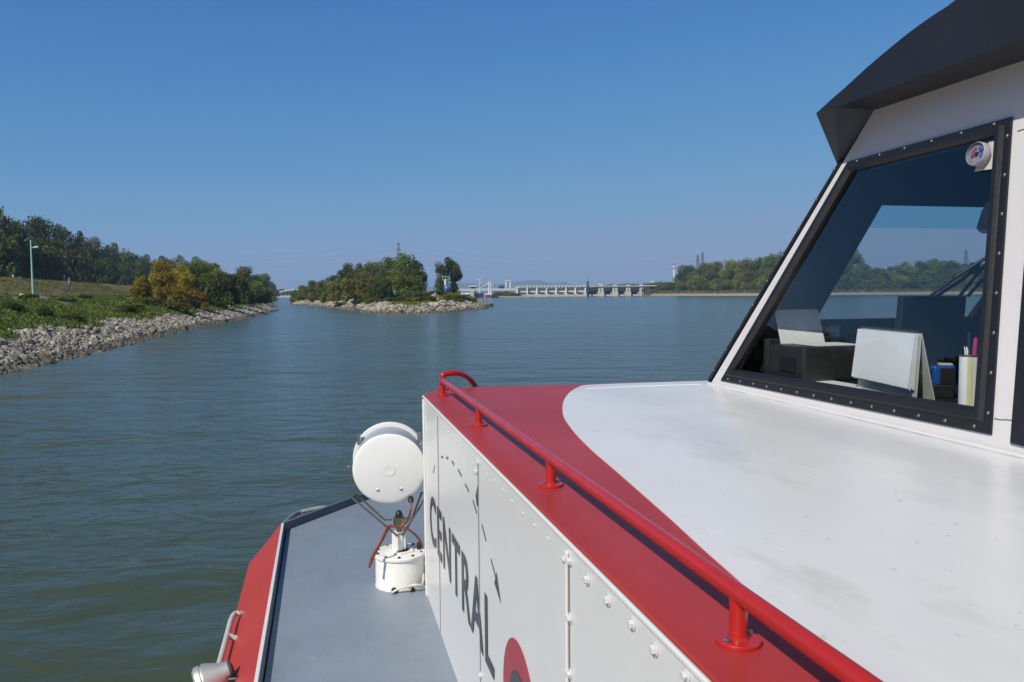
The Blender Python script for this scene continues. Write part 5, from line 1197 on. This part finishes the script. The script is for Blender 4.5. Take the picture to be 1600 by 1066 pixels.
# --- wheelhouse
pb = onz(1548, 690, ZR); wb1, wb2 = onz(1120, 603.5, ZR), onz(1600, 719, ZR)
RW = (wb1.x + wb2.x) / 2
q = onr(1551, 680, RW); LEAN = 0.085
for _ in range(12):                            # the aft edge of the window frame is upright in the wall's plane
    n_w = Vector((-1, 0, LEAN)).normalized()
    a, b = onplane(1551, 680, (RW, 0, ZR), n_w), onplane(1584, 183, (RW, 0, ZR), n_w)
    LEAN += 0.5 * (a.y - b.y) * -0.5
LEAN = min(max(LEAN, 0.04), 0.13)
n_w = Vector((-1, 0, LEAN)).normalized()
def ow(px, py, k=0.0): return onplane(px, py, Vector((RW, 0, ZR)) + n_w * k, n_w)
wf = [ow(1127, 595), ow(1326, 253), ow(1584, 183), ow(1551, 680)]          # window frame outline
gi = [ow(1149, 577), ow(1331, 268), ow(1557, 212), ow(1524, 636)]          # glass edge
ftop = ow(1371, 163.5); fbot = ow(1107, 596); ZT = ftop.z
nd = ow(1581, 693); nu = ow(1597, 488)
nxt = [nd, nu + (nu - nd) * 1.5, nu + (nu - nd) * 1.5 + Vector((0, -0.8, 0)), nd + Vector((0, -0.8, -0.02))]
outer = [Vector((RW, fbot.y, ZR - 0.02)), ftop, Vector((ftop.x, -0.8, ZT)), Vector((RW, -0.8, ZR - 0.02))]
shr = lambda lp, k: [p + (sum(lp, Vector()) / len(lp) - p) * k for p in lp]
hole = [wf[i_].lerp(gi[i_], 0.45) for i_ in range(4)]
def to_plane(p, k=0): p = Vector(p); return p - n_w * ((p - Vector((RW, 0, ZR))).dot(n_w) - k)
nxt = [to_plane(p) for p in nxt]; outer = [to_plane(p) for p in outer]
wh = MB().slab([outer, hole, shr(nxt, 0.06)], n_w, 0.035, mi=0, mi_back=1, mi_side=1).build('wheelhouse_wall', [M['wall_white'], M['interior']], boat)
m_w = Vector((1, 0, LEAN)).normalized()
MB().slab([[mir(p) for p in outer]], m_w, 0.035, mi=0, mi_back=1).build('wheelhouse_wall', [M['wall_white'], M['interior']], boat)
# side window: two-step black rubber frame, pane, screws
def ring(lo, li, k, th): return MB().slab([[p + n_w * k for p in lo], [p + n_w * k for p in li]], n_w, th)
mid = [wf[i_].lerp(gi[i_], 0.42) for i_ in range(4)]
swin = ring(wf, [wf[i_].lerp(gi[i_], 0.5) for i_ in range(4)], 0.006, 0.006).build('side_window', M['rubber'], boat, bevel=0.002)
mid2 = [wf[i_].lerp(gi[i_], 0.9) for i_ in range(4)]
bead = MB(); L0 = [p + n_w * 0.0062 for p in mid]; L1 = [wf[i_].lerp(gi[i_], 0.55) + n_w * 0.017 for i_ in range(4)]; L2 = [wf[i_].lerp(gi[i_], 0.80) + n_w * 0.017 for i_ in range(4)]; L3 = [p + n_w * 0.002 for p in gi]; L4 = [p - n_w * 0.03 for p in gi]
for A, B in ((L0, L1), (L1, L2), (L2, L3), (L3, L4)):
    for i_ in range(4):
        j = (i_ + 1) % 4; bead.add([A[i_], A[j], B[j], B[i_]], [(0, 1, 2, 3)])
bead.build('window_bead', M['rubber'], swin, recalc=True, bevel=0.003)
MB().slab([[wf[i_].lerp(gi[i_], 0.7) - n_w * 0.006 for i_ in range(4)]], n_w, 0.005).build('pane', M['glass'], swin)
def screw_mesh():
    o = MB().lathe([(0.0054, 0), (0.0050, 0.0018), (0.0036, 0.003), (0.001, 0.0034)], 12, axis_mx(n_w)).build('screw', M['bronze'], smooth=50); m_ = o.data; bpy.data.objects.remove(o); return m_
sm_m = screw_mesh()
def screws(a, b, n, t0=0.03, t1=0.97):
    for k in range(n):
        o = link('screw', sm_m, swin); o.location = a.lerp(b, t0 + (t1 - t0) * k / (n - 1)) + n_w * 0.006
cen = [wf[i_].lerp(gi[i_], 0.22) for i_ in range(4)]
screws(cen[0], cen[3], 14); screws(cen[1], cen[2], 6, 0.07, 0.93); screws(cen[3], cen[2], 8, 0.05, 0.95)
# next window aft
MB().slab([[p + n_w * 0.008 for p in nxt], [p + n_w * 0.008 for p in shr(nxt, 0.10)]], n_w, 0.012).build('aft_window', M['rubber'], boat, bevel=0.003)
w2 = [o for o in C.objects if o.name.startswith('aft_window')][0]
MB().slab([[p - n_w * 0.004 for p in shr(nxt, 0.08)]], n_w, 0.005).build('pane', M['glass'], w2)
# weld bead along the wall foot, seams
wb = MB(); n = 60
pts = [Vector((RW - 0.006 + random.uniform(-.0015, .0015), fbot.y - 0.01 - k * (fbot.y + 0.5) / n, ZR + 0.006 + random.uniform(-.001, .001))) for k in range(n)]
wb.tube(pts, [random.uniform(0.005, 0.0075) for _ in pts], 8); wb.build('weld_bead', M['wall_white'], boat, smooth=70)
a, b = ow(1554, 654, 0.001), ow(1582, 657, 0.001)
MB().tube([a, a.lerp(b, .3) + Vector((0, 0, -.002)), a.lerp(b, .6), b], 0.0012, 6).build('paint_crack', M['bronze'], boat)
a, b = ow(1590, 205, 0.001), ow(1640, 190, 0.001); MB().tube([a, b], 0.0012, 6).build('panel_joint', M['bronze'], boat)
# raked front: pillar panel, windscreen openings
def front_pt(r_, z): # front plane through the raked edge
    k = (z - ZR) / (ZT - ZR); return Vector((r_, fbot.y + (ftop.y - fbot.y) * k, z))
n_f = Vector((0, (ZT - ZR), (fbot.y - ftop.y))).normalized()
zl, zh = CAM_H - 0.22, CAM_H + 0.40
x1, x2 = onplane(1258, 500, front_pt(0, ZR), n_f).x, onplane(1520, 490, front_pt(0, ZR), n_f).x
tl = onplane(1370, 310, front_pt(0, ZR), n_f); zh = tl.z
def fp(r_, z): return front_pt(r_, z)
op1 = [fp(x1 + 0.01, zl), fp(x2, zl), fp(x2 + 0.03, zh), fp(tl.x, zh)]
op2 = [mir(p) for p in op1]
x2m = mir(op1[1]).x
if x2 > RC - 0.03:                             # keep a mullion between the two panes
    for lp_ in (op1,):
        pass
op1 = [fp(x1 + 0.01, zl), fp(min(x2, RC - 0.04), zl), fp(min(x2, RC - 0.04), zh), fp(tl.x, zh)]; op2 = [mir(p) for p in reversed(op1)]
fo = [fp(RW + 0.006, ZR - 0.02), Vector((mir(outer[0]).x - 0.006, fbot.y, ZR - 0.02)), Vector((mir(ftop).x - 0.004, ftop.y, ZT)), Vector((ftop.x + 0.004, ftop.y, ZT))]
fo = [fp(p.x, p.z) for p in fo]
MB().slab([fo, op1, op2], n_f, 0.03, mi=0, mi_back=1, mi_side=1).build('wheelhouse_front', [M['wall_white'], M['interior']], boat)
ws = MB().slab([op1, shr(op1, 0.035)], n_f, 0.03).slab([op2, shr(op2, 0.035)], n_f, 0.03)
for i_, v in enumerate(ws.v): ws.v[i_] = tuple(Vector(v) + n_f * 0.004)
wsf = ws.build('windscreen', M['rubber'], boat)
for lp_ in (op1, op2): MB().slab([[p - n_f * 0.012 for p in shr(lp_, 0.02)]], n_f, 0.005).build('pane', M['glass'], wsf)
bl = fp(0, zh).z - 0.0
z_t = onplane(1450, 352, front_pt(0, ZR), n_f).z
MB().slab([[p - n_f * 0.02 for p in (fp(op1[0].x, z_t), fp(op1[1].x, z_t), op1[2], op1[3])]], n_f, 0.001).build('tint_band', M['glass_blue'], wsf)
# black rubber seal with screws along the raked corner
cs0, cs1 = fp(RW + 0.0, ZR + 0.01), ftop
MB().bar(cs0 + Vector((0.006, 0.006, 0.006)), (cs0 + Vector((0.006, 0.006, 0.006))).lerp(Vector((ftop.x + 0.006, ftop.y + 0.006, ftop.z + 0.006)), 0.84), 0.022, 0.016, up=n_f).build('corner_seal', M['rubber'], boat, bevel=0.005)
for k in range(9):
    p = (cs0 + Vector((-0.006, 0.008, 0.008))).lerp(Vector((ftop.x - 0.006, ftop.y + 0.008, ftop.z + 0.008)), 0.05 + 0.095 * k)
    o = link('screw', sm_m, wsf); o.location = p
# roof slab with a curved brow, soffit and front visor
RO = RW + LEAN * (ZT - ZR) - 0.155
tip_ = onr(1275, 177, RO); low = onr(1306, 168, RO)
crv = [tip_] + [onr(px, py, RO) for px, py in ((1298, 156), (1321, 136), (1355.5, 104.5), (1397.5, 69), (1429, 44.3), (1460.6, 22), (1492, 0.5))]
d_ = crv[-1] - crv[-2]
crv += [crv[-1] + Vector((0, -0.20, 0.055)), crv[-1] + Vector((0, -0.6, 0.11)), crv[-1] + Vector((0, -2.2, 0.14))]
crv = smooth_path(crv, 4)
lowz = ZT
prof = crv + [Vector((RO, crv[-1].y, low.z)), Vector((RO, low.y, low.z))]
wr_ = 2 * (RC - RO)
MB().slab([prof], (-1, 0, 0), wr_).build('wheelhouse_roof', M['charcoal'], boat, smooth=30, bevel=0.004)
p4 = ow(1308, 257, 0.004); p3 = ftop + Vector((0, 0.0, -0.001))
vis = MB(); A_1, A_2, A_3, A_4 = tip_, low, p3, p4
V_ = [A_1, A_2, A_3, A_4, mir(A_1), mir(A_2), mir(A_3), mir(A_4)]
vis.add(V_, [(0, 3, 1), (1, 3, 2), (0, 4, 7, 3), (4, 5, 7), (5, 6, 7), (3, 7, 6, 2)])
vis.build('visor', M['visor'], boat)
MB().bar(ftop + Vector((-0.004, 0, -0.004)), Vector((ftop.x - 0.004, -0.8, ZT - 0.004)), 0.008, 0.012).build('soffit_bead', M['wall_white'], boat)
# interior: ceiling, floor, dashboard, aft bulkhead, table
zi = CAM_H - 0.345
MB().box((RC, 0.7, CAM_H + 0.575), (2 * (RC - RW) - 0.28, 3.0, 0.02)).build('ceiling_panel', M['interior'], boat)
MB().box((RC, -0.75, CAM_H + 0.1), (2 * (RC - RW) - 0.12, 0.03, 1.0)).build('aft_bulkhead', M['interior'], boat)
tb = MB().box((RW + 0.30, 1.6, zi - 0.012), (0.50, 2.5, 0.024)).build('chart_table', M['interior'], boat, bevel=0.004)
MB().box((RC, 1.2, ZR - 0.008 + 0.02), (2 * (RC - RW) - 0.1, 3.9, 0.02)).build('cabin_floor', M['interior'], boat)
da = onf(1258, 499, 2.97)
ztop = da.z
dsh = [Vector((RW + 0.12, 2.93, zi)), Vector((RW + 0.12, 3.10, zi)), Vector((RW + 0.12, 2.99, ztop - 0.01)), Vector((RW + 0.12, 2.97, ztop)), Vector((RW + 0.12, 2.955, ztop - 0.004))]
dash = MB().slab([dsh], (-1, 0, 0), 2 * (RC - RW) - 0.24).build('dashboard', M['interior'], boat, bevel=0.006)
q = onf(1297, 527, 2.92); MB().box(q, (0.085, 0.012, 0.085)).build('gauge_plate', M['card'], dash, bevel=0.003)
mk2 = MB()
for dx, dz in ((-0.022, 0.012), (0.012, 0.016), (-0.005, -0.01), (0.018, -0.02)): mk2.box(q + Vector((dx, -0.0065, dz)), (0.012, 0.002, 0.008))
mk2.build('gauge_buttons', M['black'], dash)
q = onf(1305, 509, 2.945); MB().box(q, (0.05, 0.006, 0.006)).build('dash_label', M['card'], dash)
q = onf(1297, 511, 2.945); MB().box(q, (0.004, 0.006, 0.02)).build('dash_switch', M['card'], dash)
mA, mB_ = onf(1411, 462.5, 2.55), onf(1512, 462, 2.55)
mC = onf(1405, 500, 2.55)
mh = mA.z - zi + 0.02
mon = MB().slab([[mA, onf(1511, 462.5, 2.55), onf(1502, 560, 2.55), onf(1402, 560, 2.55)]], (0, -1, 0), 0.03).build('monitor', M['black'], boat, bevel=0.004)
MB().slab([[p + Vector((0, -0.0012, 0)) for p in shr([mA, onf(1511, 462.5, 2.55), onf(1502, 560, 2.55), onf(1402, 560, 2.55)], 0.05)]], (0, -1, 0), 0.001).build('screen', M['screen'], mon)
MB().box(mA.lerp(mB_, .5) + Vector((0, 0.03, -0.22)), (0.08, 0.05, 0.25)).build('monitor_stand', M['black'], mon)
a, b = onf(1362, 266, 2.1), onf(1520, 241, 1.9)
MB().tube([(RW + 0.16, 2.32, CAM_H + 0.545), (RW + 0.45, 2.1, CAM_H + 0.55), (RW + 0.45, 0.6, CAM_H + 0.55)], 0.006, 8).build('ceiling_trim', M['card'], boat)
hx = [onr(x, y, RW + 0.30) for x, y in ((1545, 312), (1533, 330), (1524, 358), (1531, 365), (1548, 365), (1552, 312))]
MB().slab([hx], (-1, 0, 0), 0.07).build('handset_box', M['visor'], boat, bevel=0.006)
# wipers outside the windscreen
pw = Vector(front_pt(0, ZR)) + n_f * 0.045
for ln in (((1452, 464), (1495, 432), (1545, 400)), ((1500, 462), (1520, 437), (1545, 408)), ((1462, 464), (1505, 436), (1524, 418)), ((1512, 463), (1540, 432), (1552, 418))):
    ps = [onplane(x, y, pw, n_f) for x, y in ln]
    MB().tube(ps, 0.0075, 8).build('wiper', M['rubber'], wsf)
q = onplane(1524, 420, pw, n_f); MB().box(q, (0.03, 0.02, 0.05)).build('wiper_joint', M['rubber'], wsf)

# ------------------------------------------------------------------ loose things in the wheelhouse (each its own object)
def loose(name, label, cat, p, rz=0):
    return thing(name, label, cat, bw(p), YAW + rz)
def local(o, pts):                             # boat-axis points -> the thing's own axes
    inv = (Matrix.Translation(o.location) @ Matrix.Rotation(o.rotation_euler.z, 4, 'Z')).inverted()
    return [inv @ bw(p) for p in pts]
# desk calendar: page block hanging over an A-shaped card stand
cA, cB = onz(1437, 613, zi + 0.03), onz(1334, 590, zi + 0.03)
yaxis = Vector((cB.x - cA.x, cB.y - cA.y, 0)); wid_ = min(yaxis.length, 0.37); yaxis.normalize()
cal = loose('desk_calendar', 'white desk calendar standing tented on the chart table by the window', 'calendar', Vector((cA.x, cA.y, zi)), math.atan2(yaxis.y, yaxis.x))
topz = onplane(1385, 515, (cA.x + 0.03, cA.y, 0), Vector((-yaxis.y, yaxis.x, 0))).z - zi
hgt = topz
# own axes: x along the calendar, y away from the viewer's side is negative
sgn = 1 if (BM @ Vector((-yaxis.y, yaxis.x, 0))).dot(Vector((0, 1, 0))) * 0 + (Vector((-yaxis.y, yaxis.x, 0)).x) < 0 else -1
def cy_(v): return v * sgn                      # positive towards the window
MB().slab([[(0, cy_(0.012), 0.0), (wid_, cy_(0.012), 0.0), (wid_, cy_(0.0), hgt), (0, cy_(0.0), hgt)]], (0, cy_(1), 0.2), 0.003).build('stand_card', M['card'], cal)
MB().slab([[(0, cy_(-0.05), 0.0), (wid_, cy_(-0.05), 0.0), (wid_, cy_(-0.004), hgt), (0, cy_(-0.004), hgt)]], (0, cy_(-1), 0.2), 0.003).build('stand_card', M['card'], cal)
pg = MB()
for k in range(6):
    y0 = 0.006 + 0.0022 * k; dzz = 0.035 + 0.003 * (k % 3)
    pg.slab([[(0.004, cy_(0.014 + 0.004 * k + 0.002), dzz), (wid_ - 0.004 + 0.002 * (k % 2), cy_(0.014 + 0.004 * k + 0.002), dzz), (wid_ - 0.004, cy_(y0), hgt - 0.002), (0.004, cy_(y0), hgt - 0.002)]], (0, cy_(1), 0.2), 0.0012)
pg.build('pages', M['paper'], cal)
sp2 = MB()
for k in range(40):
    x = 0.01 + (wid_ - 0.02) * k / 39
    sp2.tube([(x, cy_(0.010 * math.cos(t)), hgt + 0.001 + 0.007 * math.sin(t)) for t in np.linspace(0, math.pi, 6)], 0.0011, 5)
sp2.build('wire_binding', M['black'], cal)
# printer with paper
pc = onz(1262, 580, zi); pc = Vector((RW + 0.215, 2.74, zi))
prn = loose('printer', 'dark grey printer with paper in its tray at the front of the table', 'printer', pc, 0)
MB().box((0, 0, 0.065), (0.30, 0.24, 0.13)).build('housing', M['grey_plastic'], prn, bevel=0.012, seg=3)
MB().box((-0.02, 0.14, 0.075), (0.26, 0.035, 0.15)).build('rear_support', M['grey_plastic'], prn, bevel=0.006)
MB().slab([[(-0.10, 0.105, 0.12), (0.10, 0.105, 0.12), (0.10, 0.175, 0.30), (0.03, 0.18, 0.325), (-0.10, 0.175, 0.30)]], (0, -1, 0.38), 0.002).build('feed_paper', M['paper'], prn)
MB().box((0.02, -0.02, 0.1335), (0.19, 0.15, 0.003)).build('output_paper', M['paper'], prn)
MB().box((-0.153, -0.02, 0.06), (0.008, 0.10, 0.05)).build('front_slot', M['black'], prn)
# sheet of paper flat by the window
sp3 = onz(1310, 596, zi); sh = loose('paper_sheet', 'flat white sheet of paper on the table under the window edge', 'paper', Vector((RW + 0.13, sp3.y, zi + 0.002)), 0.05)
MB().slab([[(-0.07, -0.22, 0), (0.06, -0.22, 0), (0.07, 0.16, 0.002), (-0.06, 0.17, 0.001)]], (0, 0, 1), 0.0015).build('sheet', M['paper'], sh)
# self-inking stamp
st = onz(1472, 622, zi); stp = loose('stamp', 'blue and black hand stamp between the calendar and the pen holder', 'stamp', Vector((st.x, st.y, zi)), -0.5)
MB().box((0, 0, 0.022), (0.062, 0.036, 0.044)).build('base', M['black'], stp, bevel=0.004)
MB().box((0, 0, 0.073), (0.068, 0.042, 0.066)).build('cover', M['blue'], stp, bevel=0.010, seg=3)
MB().box((0.008, -0.0215, 0.072), (0.04, 0.003, 0.05)).build('window_plate', M['black'], stp, bevel=0.001)
MB().box((0.006, 0, 0.1075), (0.04, 0.03, 0.006)).build('grip', M['card'], stp, bevel=0.002)
# pen holder and pens
pe = onz(1512, 636, zi); hld = loose('pen_holder', 'white cylindrical pen holder with a cream stripe at the window corner', 'pen holder', Vector((pe.x, pe.y, zi)))
rh = 0.5 * 27 / FPX * (bw(pe)).y; hh_ = onf(1512, 555, pe.y).z - zi
MB().lathe([(rh * 0.9, 0), (rh, 0.002), (rh, hh_), (rh * 0.93, hh_), (rh * 0.93, 0.01), (0.002, 0.01)], 40).build('cup', M['paper'], hld, smooth=40)
stv = [(rh * 1.004 * math.cos(t), rh * 1.004 * math.sin(t), z) for z in (0.002, hh_ - 0.003) for t in np.linspace(R(218), R(256), 10)]
MB().add(stv, [(k, k + 1, k + 11, k + 10) for k in range(9)]).build('stripe', M['cream'], hld, smooth=60)
MB().lathe([(rh * 1.02, hh_ - 0.004), (rh * 1.02, hh_ + 0.001), (rh * 0.93, hh_ + 0.001)], 40).build('rim', M['bronze'], hld, smooth=40)
for k, (dx, dy, m_, L_, rad, lab) in enumerate(((0.014, -0.004, 'pink', 0.045, 0.006, 'magenta pen leaning in the pen holder'), (-0.002, 0.006, 'paper', 0.018, 0.003, 'white pen in the middle of the pen holder'), (-0.015, 0.0, 'paper', 0.02, 0.0018, 'thin pale pen at the left of the pen holder'), (0.010, 0.012, 'black', 0.062, 0.005, 'black pen standing behind the magenta pen'))):
    p = thing('pen', lab, 'pen', bw((pe.x + dx, pe.y + dy, zi + 0.014)), YAW, 'pens in the pen holder')
    MB().tube([(0, 0, 0), (0.002, 0.001, hh_), (0.006 if m_ == 'pink' else 0.001, 0.002, hh_ - 0.014 + L_)], rad, 10).build('barrel', M[m_], p, smooth=50)
    MB().lathe([(rad * 0.8, 0), (rad * 0.3, 0.006)], 8, loc=(0.006 if m_ == 'pink' else 0.001, 0.002, hh_ - 0.014 + L_)).build('cap', M[m_], p)
# round thermometer stuck to the window
tp = ow(1533, 242, 0.012)
th = thing('thermometer', 'round clear dial thermometer with red and blue arcs stuck to the window', 'thermometer', bw(tp), YAW)
mxt = axis_mx(n_w); rt = 18.5 / FPX * (bw(tp)).y
MB().lathe([(rt, 0.0), (rt, 0.018), (rt * 0.94, 0.021), (rt * 0.94, 0.012), (0.002, 0.012)], 40, mxt).build('case', M['dial'], th, smooth=40)
MB().lathe([(rt * 0.93, 0.0125), (rt * 0.93, 0.0135)], 40, mxt).build('dial', M['dial'], th)
def arc(a0, a1, m_, nm):
    pts = [mxt @ Vector((rt * k * math.cos(t), rt * k * math.sin(t), 0.0142)) for k in (0.36, 0.62) for t in np.linspace(R(a0), R(a1), 14)]
    MB().add(pts, [(k, k + 1, k + 15, k + 14) for k in range(13)]).build(nm, m_, th)
arc(100, 215, M['dial_red'], 'red_arc'); arc(-45, 80, M['dial_blue'], 'blue_arc')
tk = MB()
for k in range(18):
    t = R(-50 + 280 * k / 17); a = mxt @ Vector((rt * .72 * math.cos(t), rt * .72 * math.sin(t), 0.0142)); b = mxt @ Vector((rt * .82 * math.cos(t), rt * .82 * math.sin(t), 0.0142)); tk.tube([a, b], 0.0006, 4)
tk.build('ticks', M['black'], th)
MB().tube([mxt @ Vector((-rt * .5, -rt * .22, .016)), mxt @ Vector((rt * .7, rt * .3, .016))], 0.0009, 6).build('needle', M['black'], th)
MB().lathe([(0.006, 0.014), (0.005, 0.018)], 14, mxt).build('hub', M['black'], th)
MB().lathe([(rt * 0.97, 0.019), (rt * 0.7, 0.0245), (rt * 0.3, 0.027), (0.002, 0.0275)], 32, mxt).build('dome', M['glass_clear'], th, smooth=60)
e1, e2 = local(th, [ow(1545, 222, 0.003), ow(1557, 268, 0.003)])
MB().slab([local(th, [ow(1522, 268, 0.004), ow(1553, 264, 0.004), ow(1556, 220, 0.004), ow(1545, 222, 0.004)])], n_w, 0.003).build('bracket', M['card'], th, bevel=0.001)

# ------------------------------------------------------------------ haze
hz = bpy.data.materials.new('haze'); hz.use_nodes = True; n = hz.node_tree.nodes; n.clear()
ho = n.new('ShaderNodeOutputMaterial'); hv_ = n.new('ShaderNodeVolumePrincipled')
hv_.inputs['Color'].default_value = (0.52, 0.74, 1.0, 1); hv_.inputs['Density'].default_value = 0.00020; hv_.inputs['Anisotropy'].default_value = 0.0
hz.node_tree.links.new(hv_.outputs[0], ho.inputs['Volume'])
hb = MB().box((0, 3900, 45), (13000, 10600, 104)).build('haze', hz)
tag(hb, 'thin bluish haze over the river', kind='stuff')
hb.location = (0, 0, 0)
